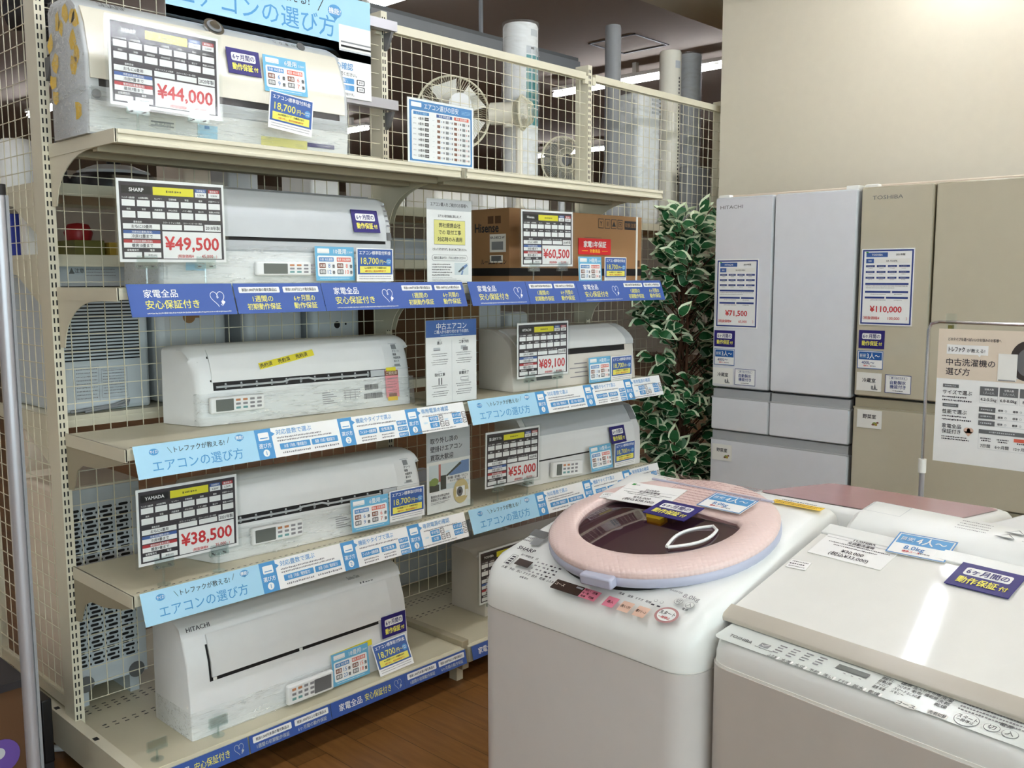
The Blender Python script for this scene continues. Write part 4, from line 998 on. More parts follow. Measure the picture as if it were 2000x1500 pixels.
def shell(name, root, x0, x1, y0, y1, r, za, zb, m, top=None, bow=0.):
    b = MB(root.location); base = rrect(x0, x1, y0, y1, r); ym = (y0+y1)/2
    def bw(p): return (p[0]-bow*max(0, 1-(abs(p[1]-ym)/((y1-y0)/2))**2)*max(0, (x0+.25-p[0])/.25), p[1])
    rings = [[(*bw(p), za) for p in base]]
    if top is None: rings.append([(*bw(p), zb) for p in base])
    else:
        xm = (x0+x1)/2
        for k, dz in ((1, -.032), (.985, -.014), (.955, -.004), (.91, 0), (.8, 0), (.65, 0), (.5, 0), (.35, 0), (.2, 0), (.06, 0)):
            ring = []
            for p in base:
                q = bw((xm+(p[0]-xm)*k, ym+(p[1]-ym)*k)); ring.append((*q, interp(top, q[0])+dz))
            rings.append(ring)
    b.loft(rings, m, cap0=True); return b.build(name, root, smooth=60)
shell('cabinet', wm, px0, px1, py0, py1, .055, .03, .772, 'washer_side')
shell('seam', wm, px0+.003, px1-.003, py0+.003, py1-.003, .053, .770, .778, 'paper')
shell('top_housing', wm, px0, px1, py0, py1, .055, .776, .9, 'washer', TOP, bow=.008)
b = MB(wm.location)
for x, y in ((.36, -1.48), (.36, -1.85), (.79, -1.48), (.79, -1.85)): b.tube([(x, y, 0), (x, y, .035)], .025, 'midgrey', 12)
b.build('foot', wm)
# lid
LT = .19; LC = Vector((.5586, -1.666, .9457))
LM = Matrix((( math.cos(LT), 0, -math.sin(LT), LC.x-wm.location.x), (0, 1, 0, LC.y-wm.location.y), (math.sin(LT), 0, math.cos(LT), LC.z), (0, 0, 0, 1)))
def lidobj(b, name, parent=None, smooth=45, **k):
    o = b.build(name, wm, smooth=smooth, **k); o.matrix_local = LM; return o
def winpoly(g=0.):
    P = []
    for i in range(60):
        a = 2*math.pi*i/60; x = .0+(.170+g)*math.cos(a); y = .008+(.178+g)*math.sin(a)
        P.append((min(x, .064+g), y))
    # soften the two rear corners
    for _ in range(2): P = [((P[i-1][0]+P[i][0]*2+P[(i+1) % 60][0])/4, (P[i-1][1]+P[i][1]*2+P[(i+1) % 60][1])/4) for i in range(60)]
    return P
RAD = .241
b = MB(); n = 60
b.loft([[(r*math.cos(2*math.pi*k/n), r*math.sin(2*math.pi*k/n), z) for k in range(n)] for r, z in ((RAD-.004, -.022), (RAD, -.016), (RAD, -.006), (RAD-.003, -.003))], 'lavender'); lidobj(b, 'lid_rim')
b = MB(); b.loft([[(r*math.cos(2*math.pi*k/n), r*math.sin(2*math.pi*k/n), z) for k in range(n)] for r, z in ((RAD-.012, -.034), (RAD-.012, -.02))], 'slot'); lidobj(b, 'lid_gap_shade')  # dark ring standing in for the shade in the gap under the lid
wp = winpoly()
def ringmesh(m):
    b = MB(); ang = [2*math.pi*k/n for k in range(n)]
    def circ(r, z): return [(r*math.cos(t), r*math.sin(t), z) for t in ang]
    # order window points by angle from the lid centre
    def wpt(t):
        best = None; d = (math.cos(t), math.sin(t))
        for i in range(60):
            p, q = wp[i], wp[(i+1) % 60]; ex, ey = q[0]-p[0], q[1]-p[1]; den = d[0]*ey-d[1]*ex
            if abs(den) < 1e-9: continue
            u = (p[0]*ey-p[1]*ex)/den; v = (p[0]*d[1]-p[1]*d[0])/den
            if u > 0 and -1e-6 <= v <= 1+1e-6: best = max(best or 0, u)
        return best
    R_ = [wpt(t) for t in ang]
    rings = [circ(RAD-.003, -.003), circ(RAD-.001, .004), circ(RAD-.006, .010), circ(RAD-.016, .013)]
    for f, z in ((.66, .0155), (.33, .016), (.06, .015), (0, .012)):
        rings.append([(( R_[k]+(RAD-.016-R_[k])*f)*math.cos(ang[k]), (R_[k]+(RAD-.016-R_[k])*f)*math.sin(ang[k]), z) for k in range(n)])
    rings.append([((R_[k]-.004)*math.cos(ang[k]), (R_[k]-.004)*math.sin(ang[k]), .002) for k in range(n)])
    b.loft(rings, m, cap0=False, cap1=False); return b
lidobj(ringmesh('pink'), 'lid_ring', smooth=60)
b = MB(); P = winpoly(.002)
b.add([(x, y, .004+.010*max(0, 1-(x/.172)**2-((y-.008)/.18)**2)) for x, y in P]+[(0, .008, .014)]+[(x*.6, .008+(y-.008)*.6, .0118) for x, y in P], [(i, (i+1) % 60, 61+(i+1) % 60, 61+i) for i in range(60)]+[(61+i, 61+(i+1) % 60, 60) for i in range(60)], 'window')
lidobj(b, 'lid_window')
b = MB(); b.add([(x*1.0, y, -.001) for x, y in P], [tuple(range(60))], 'plum'); lidobj(b, 'drum_cover')
b = MB()  # leaf shaped line on the window
A, B_ = Vector((-.103, -.09)), Vector((.018, -.121)); d = (B_-A); nrm = Vector((-d.y, d.x)).normalized(); pts = []
for i in range(33):
    t = i/32; s_ = math.sin(math.pi*t)
    if i <= 16: u = t*2; pts.append(A+d*u+nrm*.030*math.sin(math.pi*min(1, u*.9+.02))*1.0)
    else: u = 2-2*t; pts.append(A+d*u-nrm*.030*math.sin(math.pi*min(1, u*.9+.02)))
b.tube([(p.x, p.y, .0135) for p in pts], .0032, 'paperw', 6); lidobj(b, 'window_mark')
b = MB()
b.box(.174, .180, -.158, .158, .0135, .0165, 'lavender'); lidobj(b, 'rear_trim')
sh = Sheet(.27, .05, base=False)
for i in range(6): sh.small(.02+.05*(i % 2), .55+.05*(i % 3), .12+i*.15, .05, 'rosegold', 1, seed=i)
for i in range(4): sh.small(.68, .95, .15+i*.22, .06, 'rosegold', 1, seed=30+i)
o = sh.build('instructions', wm, smooth=0); o.matrix_local = LM @ Matrix(((0, 0, 1, .176), (-1, 0, 0, .14), (0, -1, 0, .0165), (0, 0, 0, 1)))
sh = Sheet(.21, .085, base=False); sh.frame(0, 0, 1, 1, .001, 'rosegold', 1)
for i in range(6): sh.small(.04, .5+.06*(i % 3), .1+i*.15, .035, 'rosegold', 1, seed=50+i)
for i in range(6): sh.small(.62, .9-.05*(i % 2), .1+i*.15, .035, 'rosegold', 1, seed=60+i)
o = sh.build('notice_print', wm, smooth=0); o.matrix_local = LM @ Matrix(((0, 0, 1, .09), (-1, 0, 0, .08), (0, -1, 0, .0167), (0, 0, 0, 1)))
b = MB(); b.box(-.258, -.236, -.036, .036, -.02, .002, 'lavender')
o = lidobj(b, 'lid_handle', bevel=.004); o.matrix_local = LM @ Matrix.Rotation(R(7), 4, 'Z')
# control panel: a frame lying on the sloping front
CT = .429; CP = Vector((.295, 0, .8495))
def onp(y, x):  # point on panel, metres along slope
    return Vector((CP.x+x*math.cos(CT), y, CP.z+x*math.sin(CT)))
PM = Matrix(((0, -math.sin(CT), math.cos(CT), 0), (-1, 0, 0, 0), (0, math.cos(CT)*-1*-1, math.sin(CT), 0), (0, 0, 0, 1)))
def flat(sheet, name, root, org, ex, ez, **k):
    """lay a sheet so that its right runs along ex and its up along ez"""
    ey = ez.cross(ex); o = sheet.build(name, root, smooth=0)
    M = Matrix(((ex.x, ey.x, ez.x, org.x-root.location.x), (ex.y, ey.y, ez.y, org.y-root.location.y), (ex.z, ey.z, ez.z, org.z-root.location.z), (0, 0, 0, 1)))
    o.matrix_local = M; return o
EX = Vector((0, -1, 0)); EZ = Vector((math.cos(CT), 0, math.sin(CT))); EN = Vector((-math.sin(CT), 0, math.cos(CT)))
sh = Sheet(.50, .127, base=False)
def uy(y): return (-1.416-y)/.50
def ux(x): return 1-((x-.295)/math.cos(CT))/.127
sh.txt('SHARP', uy(-1.454), ux(.3715), .115, 'ink', 2, bold=.03, mw=.1, sx=1.3)
sh.rect(uy(-1.459), ux(.345), uy(-1.500), ux(.327), 'lcd_dark', 2, r=.002); sh.frame(uy(-1.434), ux(.350), uy(-1.452), ux(.322), .0008, 'ink', 2)
for i in range(4): sh.rect(uy(-1.438), ux(.346-i*.0065), uy(-1.448), ux(.3425-i*.0065), 'ink', 2)
for i, t in enumerate(('水量', '予約', '洗い', 'すすぎ', '脱水', '乾燥', 'ふろ水')): sh.txt(t, uy(-1.446-i*.022), ux(.313), .06, 'ink', 2, mw=.04)
for i in range(6):
    for j in range(4): sh.rect(uy(-1.508-i*.012), ux(.350-j*.009), uy(-1.508-i*.012-.004-.003*((i+j) % 2)), ux(.3465-j*.009), 'ink' if i > 2 else 'inkgrey', 2)
for i, t in enumerate(('残り時間', '洗濯', '回')): sh.txt(t, uy(-1.466-i*.017), ux(.355), .05, 'ink', 2)
sh.txt('省電 節水', uy(-1.515), ux(.302), .045, 'ink', 2)
sh.rect(uy(-1.589), ux(.324), uy(-1.663), ux(.300), 'lcd_dark', 2, r=.002); sh.txt('コース', uy(-1.605), ux(.314), .07, 'paperbeige', 3, mw=.05); sh.rect(uy(-1.644), ux(.321), uy(-1.66), ux(.317), 'inkgrey', 3)
sh.rect(uy(-1.663), ux(.324), uy(-1.704), ux(.300), 'btn_pink', 2)
for i, t in enumerate(('洗たく', '洗・乾', '乾燥')): sh.txt(t, uy(-1.673), ux(.320-i*.0078), .045, 'lcd_dark', 3, mw=.032)
sh.txt('送風', uy(-1.692), ux(.318), .05, 'lcd_dark', 3); sh.txt('切換', uy(-1.692), ux(.306), .05, 'lcd_dark', 3)
for y, m, t in ((-1.736, 'btn_pink', '念入'), (-1.772, 'btn_peach', '洗い方'), (-1.808, 'btn_peach', '槽クリーン')):
    sh.rect(uy(y+.013), ux(.323), uy(y-.013), ux(.299), m, 2, r=.002); sh.txt(t, uy(y), ux(.311), .06, 'lcd_dark', 3, mw=.045)
for i, t in enumerate(('洗濯', '温風', 'すすぎ', '乾燥')): sh.txt(t, uy(-1.742-i*.021), ux(.336), .05, 'ink', 2, mw=.036)
for i in range(2): sh.rect(uy(-1.813-i*.013), ux(.335), uy(-1.820-i*.013), ux(.332), 'ink', 2); sh.ell(uy(-1.816-i*.013), ux(.344), .0035, .0035, 'inkgrey', 2); sh.ell(uy(-1.816-i*.013), ux(.344), .0028, .0028, 'washer', 3)
sh.ell(uy(-1.857), ux(.321), .0235, .020, 'rosegold', 2, 32); sh.ell(uy(-1.857), ux(.321), .0185, .0155, 'washer', 3, 28); sh.txt('スタート', uy(-1.857), ux(.3245), .08, 'ink', 4, mw=.065); sh.txt('一時停止', uy(-1.857), ux(.314), .055, 'red', 4, mw=.05)
for y, x, t in ((-1.857, .3565, '切'), (-1.882, .3555, '入')): sh.ell(uy(y), ux(x), .0088, .008, 'inkgrey', 2, 20); sh.ell(uy(y), ux(x), .008, .0072, 'washer', 3, 20); sh.txt(t, uy(y), ux(x), .085, 'grey', 4)
sh.txt('電源', uy(-1.880), ux(.344), .05, 'ink', 2)
sh.txt('8.0kg', uy(-1.874), ux(.3725), .11, 'inkgrey', 2, mw=.08, sx=1.2); sh.txt('INVERTER', uy(-1.838), ux(.376), .05, 'inkgrey', 2, mw=.06)
flat(sh, 'control_print', wm, Vector((.295, -1.416, .8495))+EN*.0025, EX, EZ)
sh = Sheet(.06, .05, base=False); sh.rect(0, 0, .8, .45, 'midgrey', 1); sh.small(0, .5, .6, .1, 'inkgrey', 1); sh.rect(.4, .5, .8, .95, 'grey', 1); sh.small(0, .35, .8, .1, 'inkgrey', 1)
flat(sh, 'feature_sticker', wm, Vector((.388, -1.418, .8895))+EN*.0025, EX, EZ)
sh = Sheet(.115, .034, base=False); sh.rect(0, .3, 1, 1, 'yel2', 1); sh.small(.05, .95, .5, .1, 'ink', 2); sh.small(.05, .9, .75, .1, 'ink', 2); sh.small(.1, .8, .12, .14, 'ink', 1)
flat(sh, 'warning_sticker', wm, Vector((.765, -1.795, .983)), EX, Vector((math.cos(.06), 0, math.sin(.06))))
b = MB(wm.location); b.box(.40, .402, py0-.0006, py0, .815, .84, 'lightgrey'); b.box(.40, .412, py0-.0006, py0, .813, .815, 'lightgrey'); b.build('side_notch', wm)
# cards on the pink lid
def lidpt(u, v, h): return Vector((LC.x+u*math.cos(LT)-h*math.sin(LT), LC.y+v, LC.z+u*math.sin(LT)+h*math.cos(LT)))
def layout(o, org, ex, up_hint):
    ex = ex.normalized(); ez = (up_hint-ex*up_hint.dot(ex)).normalized(); ey = ez.cross(ex)
    o.matrix_world = Matrix(((ex.x, ey.x, ez.x, org.x), (ex.y, ey.y, ez.y, org.y), (ex.z, ey.z, ez.z, org.z), (0, 0, 0, 1))); return o
EL = Vector((math.cos(LT), 0, math.sin(LT)))
o = W((0, 0, 0), 'navy warranty tag propped up on the round pink lid', GW); turned(layout(o, lidpt(-.010, .041, .026), Vector((0, -1, .0)), EL), wm)
b = MB(); b.box(.005, .04, .002, .028, .005, .03, 'yel2'); q = b.build('adhesive_putty', o)
b = MB(); b.box(.03, .06, .002, .012, .02, .05, 'card_dark'); b.build('adhesive_pad', o)
def small_price(title, l1, p1, p2, name='price_card'):
    s = Sheet(.148, .105, .0012)
    s.poly([(.08, .06), (.14, .06), (.13, .15), (.07, .14)], 'green', 1); s.txt('トレファク', .17, .13, .06, 'ink', 2, mw=.1)
    s.txt(title, .52, .3, .11, 'ink', 1, bold=.012, mw=.36); s.txt(l1, .52, .42, .085, 'ink', 1, mw=.4); s.rect(.02, .36, .98, .368, 'inkgrey', 1)
    s.small(.1, .95, .5, .03, 'ink', 1, seed=4); s.small(.2, .8, .58, .03, 'ink', 1, seed=5)
    s.txt(p1, .52, .72, .13, 'ink', 1, bold=.012, mw=.36); s.txt(p2, .52, .86, .13, 'ink', 1, bold=.012, mw=.56)
    return s.build(name, smooth=0)
o = tag(small_price('SHARP', '全自動洗濯機', '¥35,000', '(税込¥38,500)'), 'white price card lying on the pink lid', 'price card', 'price cards on the washing machines')
turned(layout(o, lidpt(.028, .175, .018), Vector((0, -1, 0))+EL*.1, EL), wm)
def people_sheet(n, kg, bar='mid', kgm='inkblue', frm='tag_mid'):
    s = Sheet(.105, .074, .001); s.frame(0, 0, 1, 1, .0025, frm, 1); s.rect(.05, .07, .95, .5, bar, 1)
    s.rect(.1, .17, .33, .4, 'sky', 2, r=.003); s.rect(.108, .18, .322, .39, bar, 3, r=.003); s.txt('目安', .215, .285, .17, 'paperw', 4); s.txt(n+'人〜', .62, .285, .36, 'paperw', 2, bold=.015, mw=.5)
    s.txt(kg, .42, .66, .24, kgm, 2, mw=.5); s.txt('標準コース', .4, .84, .1, 'red', 2, mw=.3); s.small(.52, .72, .84, .05, 'ink', 2)
    return s.build('capacity_tag', smooth=0)
o = tag(people_sheet('4', '8.0kg'), 'blue four-person capacity tag on the pink lid', 'tag', 'blue capacity tags'); o2 = o.copy(); COL.objects.link(o2)
turned(layout(o, lidpt(.075, -.036, .024), Vector((0, -1, 0)), EL), wm)
sh = Sheet(.042, .03, .0008); sh.small(.1, .9, .2, .1, 'inkgrey', 1); sh.small(.1, .9, .5, .12, 'ink', 1); sh.small(.1, .7, .8, .1, 'inkgrey', 1)
o = tag(sh.build('inspection_sticker', smooth=0), 'small white printed sticker on the edge of the pink lid', 'sticker'); turned(layout(o, lidpt(.028, .196, .017), Vector((0, -1, 0))+EL*.3, EL), wm)

# ================================================================== white glass-lid washer
TT = .294; tz = lambda x: .8956+(x-.4537)*math.tan(TT)
tx0, tx1, ty0, ty1 = .285, .73, -2.50, -1.930
tm = empty('washing_machine', (.4537, -2.2161, 0), 'white washing machine with a flat glass lid and champagne handle bar', 'washing machine', 'washing machines')
tm.rotation_euler[2] = -.119
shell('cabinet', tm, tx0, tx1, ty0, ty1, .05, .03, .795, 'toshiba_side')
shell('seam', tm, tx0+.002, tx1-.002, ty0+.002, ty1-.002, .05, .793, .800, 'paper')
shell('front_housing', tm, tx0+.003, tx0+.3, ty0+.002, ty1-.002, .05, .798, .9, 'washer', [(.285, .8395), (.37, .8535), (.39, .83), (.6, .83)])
def ybox(b, pts, y0, y1, m):  # prism along y from an x-z outline
    n = len(pts); vs = [(x, y0, z) for x, z in pts]+[(x, y1, z) for x, z in pts]
    b.add(vs, [(i, (i+1) % n, (i+1) % n+n, i+n) for i in range(n)]+[tuple(range(n-1, -1, -1)), tuple(range(n, 2*n))], m)
b = MB(tm.location); ybox(b, [(.692, .80), (.692, .955), (.705, .975), (.735, .992), (.80, 1.004), (.84, .995), (.85, .80)], ty0+.01, ty1-.02, 'washer'); b.build('rear_housing', tm, bevel=.012, seg=3)
b = MB(tm.location); ybox(b, [(.72, .03), (.72, .80), (.85, .80), (.85, .03)], ty0+.02, ty1-.03, 'toshiba_side'); b.build('rear_cabinet', tm)
LE = Vector((math.cos(TT), 0, math.sin(TT)))
def lidbox(name, x0, x1, y0, y1, h0, h1, m, bevel=.002):
    b = MB(); b.box(0, (x1-x0)/math.cos(TT), y0-tm.location.y, y1-tm.location.y, h0, h1, m); o = b.build(name, tm, bevel=bevel)
    o.matrix_local = Matrix.Translation(Vector((x0-tm.location.x, 0, tz(x0)))) @ Matrix.Rotation(-TT, 4, 'Y'); return o
lidbox('lid_frame', .372, .684, ty0+.004, ty1+.002, -.022, -.002, 'washer')
lidbox('lid_glass', .372, .652, ty0+.004, ty1+.002, -.002, .002, 'glass_white', .001)
lidbox('lid_rear_strip', .652, .686, ty0+.004, ty1+.002, -.002, .006, 'washer', .002)
b = MB(tm.location); ybox(b, [(.346, tz(.346)-.010), (.346, tz(.346)-.003), (.351, tz(.351)+.001), (.378, tz(.378)+.003), (.380, tz(.380)-.004), (.368, tz(.368)-.012)], ty0-.004, ty1+.010, 'champagne'); b.build('lid_handle', tm, bevel=.0015)
b = MB(tm.location)
for x, y in ((.27, -2.0), (.27, -2.44), (.78, -2.0), (.78, -2.44)): b.tube([(x, y, 0), (x, y, .035)], .025, 'midgrey', 12)
b.build('foot', tm)
ht = math.atan2(.014, .085); E3 = Vector((math.cos(ht), 0, math.sin(ht)))
sh = Sheet(.54, .084, base=False)
def vy(y): return (-1.945-y)/.54
def vx(x): return 1-(x-.291)/.0829
sh.rect(0, .0, 1, .97, 'panel_mint', 0, r=.012)
sh.txt('TOSHIBA', vy(-1.990), vx(.313), .14, 'midgrey', 2, bold=.015, mw=.085, sx=1.15)
sh.rect(vy(-2.026), vx(.323), vy(-2.044), vx(.311), 'grey', 2); sh.line([(vy(-2.03), vx(.317)), (vy(-2.034), vx(.314)), (vy(-2.041), vx(.321))], .0012, 'paperw', 3); sh.small(vy(-2.022), vy(-2.056), vx(.307), .03, 'midgrey', 2)
for i, t in enumerate(('ふろ水', '水流', '水位', '予約', '洗い', 'すすぎ', '脱水', '乾燥')):
    y = -2.064-i*.0253; sh.txt(t, vy(y), vx(.2965), .115, 'midgrey', 2, mw=.032); sh.ell(vy(y-.010), vx(.2965), .0022, .005, 'paperw', 2)
for i in range(4):
    for j in range(4): sh.rect(vy(-2.055-i*.0235), vx(.334-j*.0075+i*.002), vy(-2.068-i*.0235+.003*(j % 2)), vx(.331-j*.0075+i*.002), 'inkgrey' if i != 2 else 'grey', 2)
sh.rect(vy(-2.160), vx(.338), vy(-2.213), vx(.324), 'midgrey', 2, r=.001); sh.rect(vy(-2.162), vx(.3365), vy(-2.211), vx(.3255), 'lcd', 3, r=.001)
for i in range(3): sh.rect(vy(-2.178-i*.013), vx(.319), vy(-2.182-i*.013), vx(.317), 'grey', 2)
for x0, y, ws in ((.341, -2.24, ('部屋干し', '自動2度', 'アイロン', '温度 容量')), (.344, -2.267, ('標準', 'つけおき', 'スピード', 'メモリー')), (.343, -2.288, ('念入り', '毛布', 'おしゃれ着')), (.345, -2.309, ('その他', '槽乾燥'))):
    for j, t in enumerate(ws): sh.txt(t, vy(y), vx(x0-j*.0095), .1, 'midgrey', 2, mw=.036)
sh.rect(vy(-2.276), vx(.301), vy(-2.306), vx(.290), 'paper', 2, r=.002); sh.txt('コース', vy(-2.291), vx(.2955), .12, 'midgrey', 3)
sh.rect(vy(-2.321), vx(.305), vy(-2.349), vx(.294), 'paper', 2, r=.002); sh.txt('洗/乾切替', vy(-2.335), vx(.2995), .11, 'midgrey', 3, mw=.046)
for j, t in enumerate(('洗濯', '洗乾', '乾燥')): sh.txt(t, vy(-2.329), vx(.342-j*.010), .11, 'midgrey', 2)
sh.ell(vy(-2.371), vx(.311), .0165, .0165, 'grey', 2, 28); sh.ell(vy(-2.371), vx(.311), .0156, .0156, 'panel_mint', 3, 28); sh.txt('スタート', vy(-2.371), vx(.3145), .13, 'midgrey', 4, mw=.05); sh.txt('一時停止', vy(-2.371), vx(.306), .09, 'midgrey', 4, mw=.045)
for y, t in ((-2.404, '切'), (-2.428, '入')): sh.ell(vy(y), vx(.3135), .0107, .0102, 'grey', 2, 24); sh.ell(vy(y), vx(.3135), .0099, .0094, 'panel_mint', 3, 24); sh.txt(t, vy(y), vx(.3135), .14, 'midgrey', 4)
sh.txt('電源', vy(-2.417), vx(.329), .11, 'midgrey', 2)
for j in range(3): sh.small(vy(-2.35), vy(-2.46), vx(.347-j*.008), .05, 'inkgrey', 2, seed=j)
flat(sh, 'control_print', tm, Vector((.291, -1.945, .8425)), EX, E3)
sh = Sheet(.4, .066, base=False)
for j in range(4): sh.small(.36, .5, .25+j*.17, .05, 'inkgrey', 1, seed=j)
for a in ((.56, .3), (.54, .66)):
    sh.poly([(a[0], a[1]+.16), (a[0]+.05, a[1]-.12), (a[0]+.09, a[1]+.16)], 'grey', 1); sh.poly([(a[0]+.01, a[1]+.12), (a[0]+.05, a[1]-.06), (a[0]+.08, a[1]+.12)], 'washer', 2)
for j in range(7): sh.small(.66, .98, .15+j*.11, .035, 'inkgrey', 1, seed=9+j)
flat(sh, 'instructions', tm, Vector((.735, -2.0, .9945)), EX, Vector((math.cos(.183), 0, math.sin(.183))))
sh = Sheet(.075, .05, base=False); sh.frame(0, 0, 1, 1, .0012, 'lightgrey', 1)
flat(sh, 'water_inlet_cover', tm, Vector((.745, -1.965, .9965)), EX, Vector((math.cos(.183), 0, math.sin(.183))))
def tpt(x, y, h=.004): return Vector((x-h*math.sin(TT), y, tz(x)+h*math.cos(TT)))
o = tag(small_price('TOSHIBA', '全自動洗濯機', '¥30,000', '(税込¥33,000)'), 'white price card with a green mark on the glass lid', 'price card', 'price cards on the washing machines'); turned(layout(o, tpt(.580, -1.945), Vector((0, -1, 0)), LE), tm)
tag(o2, 'blue-framed four-person capacity tag on the glass lid', 'tag', 'blue capacity tags'); layout(o2, tpt(.648, -2.095), Vector((0, -1, 0)), LE)
o = W((0, 0, 0), 'navy warranty tag on the glass lid at the right edge', GW); turned(layout(o, tpt(.588, -2.204, .006), Vector((0, -1, 0)), LE), tm)
sh = Sheet(.04, .027, .0008); sh.small(.1, .9, .2, .12, 'ink', 1); sh.small(.05, .8, .5, .14, 'ink', 1); sh.small(.1, .9, .8, .1, 'ink', 1)
o = tag(sh.build('inspection_sticker', smooth=0), 'small white printed sticker at the left edge of the glass lid', 'sticker'); turned(layout(o, tpt(.520, -1.937), Vector((0, -1, 0))+LE*.1, LE), tm)

# washers of the row behind
def back_washer(x0, x1, y0, y1, h, m, label):
    r_ = empty('washing_machine', ((x0+x1)/2, (y0+y1)/2, 0), label, 'washing machine', 'washing machines')
    shell('cabinet', r_, x0, x1, y0, y1, .05, .0, h-.08, 'washer_side'); shell('top_housing', r_, x0, x1, y0, y1, .05, h-.081, h, 'washer', [(x0, h), (x1, h-.06)])
    b = MB(r_.location); b.add([(x, y, h+.002-(x-x0)/(x1-x0)*.06) for x, y in rrect(x0+.03, x1-.04, y0+.03, y1-.03, .04)], [tuple(range(28))], m); b.build('lid', r_)
    return r_
back_washer(.99, 1.5, -2.1, -1.6, .935, 'rosegold', 'washing machine with a brown lid behind the pink one')
back_washer(.99, 1.5, -2.68, -2.14, .95, 'white', 'white washing machine behind the glass-lid one')

# ================================================================== refrigerators
def fridge(y0, y1, x, xb, z1, label, glass, side, split, zs, lower, name_t, name_y, edge, groove):
    """y1 > y0: y1 is the left end as the photo sees it"""
    r_ = empty('refrigerator', ((x+xb)/2, (y0+y1)/2, 0), label, 'refrigerator', 'refrigerators along the wall'); O = r_.location
    boxobj('cabinet', x+.055, xb, y0+.004, y1-.004, .03, z1-.005, side, r_, .004, O)
    b = MB(O); b.box(x+.05, x+.3, y0+.02, y1-.02, z1-.006, z1+.012, 'paperbeige'); b.box(x+.02, x+.09, y0+.005, y0+.06, z1-.005, z1+.016, 'paper'); b.box(x+.02, x+.09, y1-.06, y1-.005, z1-.005, z1+.012, 'paper'); b.build('hinge_cover', r_, bevel=.004)
    b = MB(O); b.box(x+.04, xb-.05, y0+.02, y1-.02, 0, .035, 'fr_gap'); b.build('foot', r_)
    def panel(nm, a, c, z0, z2, gr):
        p = MB(O); p.box(x, x+.05, a, c, z0, z2-(.036 if gr else 0), edge)
        o = p.build(nm, r_, bevel=.012, seg=4)
        q = MB(O); q.box(x-.0006, x+.001, a+.006, c-(.006 if a > y0+.01 else .006), z0+.006, z2-(.042 if gr else .006), glass); q.build('glass_face', o).location = (0, 0, 0)
        if gr:
            h_ = MB(O); h_.box(x+.012, x+.05, a+.004, c-.004, z2-.038, z2, groove); h_.box(x-.0, x+.014, a, c, z2-.045, z2-.036, groove); h_.build('grip', o, bevel=.002)
        return o
    panel('door', split+.0025, y1, zs[0]+.006, z1, False); panel('door', y0, split-.0025, zs[0]+.006, z1, False)
    for a, c, z0, z2 in lower: panel('drawer', a, c, z0, z2, True)
    vs, fs, wd = glyphs(name_t, .0); e = .022
    b = MB(O); b.add([(x-.0012, name_y-p*e*1.35, z1-.052+q*e) for p, q in vs], fs, 'midgrey'); b.build('lettering', r_, smooth=0)
    return r_
fx, fb = 2.71, 3.40
fridge(-1.137, -.478, fx, fb, 1.815, 'pale grey glass-front refrigerator nearest the plant', 'fr_white', 'fr_side', -.768, (.951,),
       [(-.771, -.478, .758, .949), (-1.137, -.7715, .758, .949), (-1.137, -.478, .41, .754), (-1.137, -.478, .06, .405)], 'HITACHI', -.505, 'lightgrey', 'fr_handle')
fridge(-1.834, -1.150, fx, fb, 1.8185, 'beige glass-front refrigerator with a 110,000 yen card', 'fr_beige', 'fr_side', -1.439, (.966,),
       [(-1.834, -1.150, .582, .964), (-1.437, -1.150, .32, .578), (-1.834, -1.441, .32, .578), (-1.834, -1.150, .06, .316)], 'TOSHIBA', -1.197, 'fr_beige_edge', 'fr_beige_edge')
def fridge_tag(o, y, z, dx=.0035):
    o.matrix_world = Matrix.Translation((fx-dx, y, z)) @ Matrix.Rotation(R(-90), 4, 'Z'); return o
def fridge_card(brand, year, model, price, base):
    s = Sheet(.21, .307, .002); s.frame(.02, .015, .98, .985, .006, 'inknavy', 1)
    s.rect(.09, .05, .5, .11, 'tagblue', 2); s.txt(brand, .3, .08, .035, 'paperw', 3, bold=.02, mw=.32); s.rect(.085, .04, .13, .055, 'green', 3); s.txt(year+'年製', .74, .08, .03, 'ink', 2, mw=.2)
    s.rect(.09, .13, .24, .19, 'tagblue', 2); s.txt('型番', .165, .16, .022, 'paperw', 3); s.rect(.26, .13, .92, .19, 'paper', 2); s.txt(model, .58, .16, .03, 'ink', 3, mw=.4)
    for j in range(3):
        for i in range(4):
            x = .09+i*.21; s.rect(x, .215+j*.075, x+(.17 if i < 3 else .2), .24+j*.075, 'inknavy', 2); s.small(x+.05, x+.13, .255+j*.075, .008, 'inkgrey', 2, seed=i+j); s.small(x+.03, x+.14, .2275+j*.075, .008, 'lightgrey', 3, seed=i*j)
    s.rect(.09, .445, .91, .47, 'inknavy', 2); s.small(.1, .9, .485, .01, 'inkgrey', 2); s.small(.1, .65, .51, .008, 'inkgrey', 2)
    for y in (.55, .625):
        m_ = .58 if y < .6 else .47
        s.rect(.09, y, m_, y+.025, 'inknavy', 2); s.rect(m_+.03, y, .91, y+.025, 'inknavy', 2); s.small(.2, .5, y+.042, .01, 'inkgrey', 2, seed=3); s.small(.65, .8, y+.042, .01, 'inkgrey', 2, seed=4)
    s.txt(price, .5, .785, .11, 'red', 2, bold=.028, mw=.8); s.txt('（税抜価格¥', .07, .905, .045, 'red', 2, al='l', bold=.012, mw=.38); s.txt(base, .66, .905, .05, 'red', 2, bold=.012); s.txt('）', .9, .905, .045, 'red', 2)
    return s.build('price_card', smooth=0)
PG = 'price cards on the refrigerators'
fridge_tag(tag(fridge_card('HITACHI', '2019', 'R-XG5100H', '¥71,500', '65,000'), 'portrait price card reading 71,500 yen on the pale grey refrigerator', 'price card', PG), -.494, 1.232)
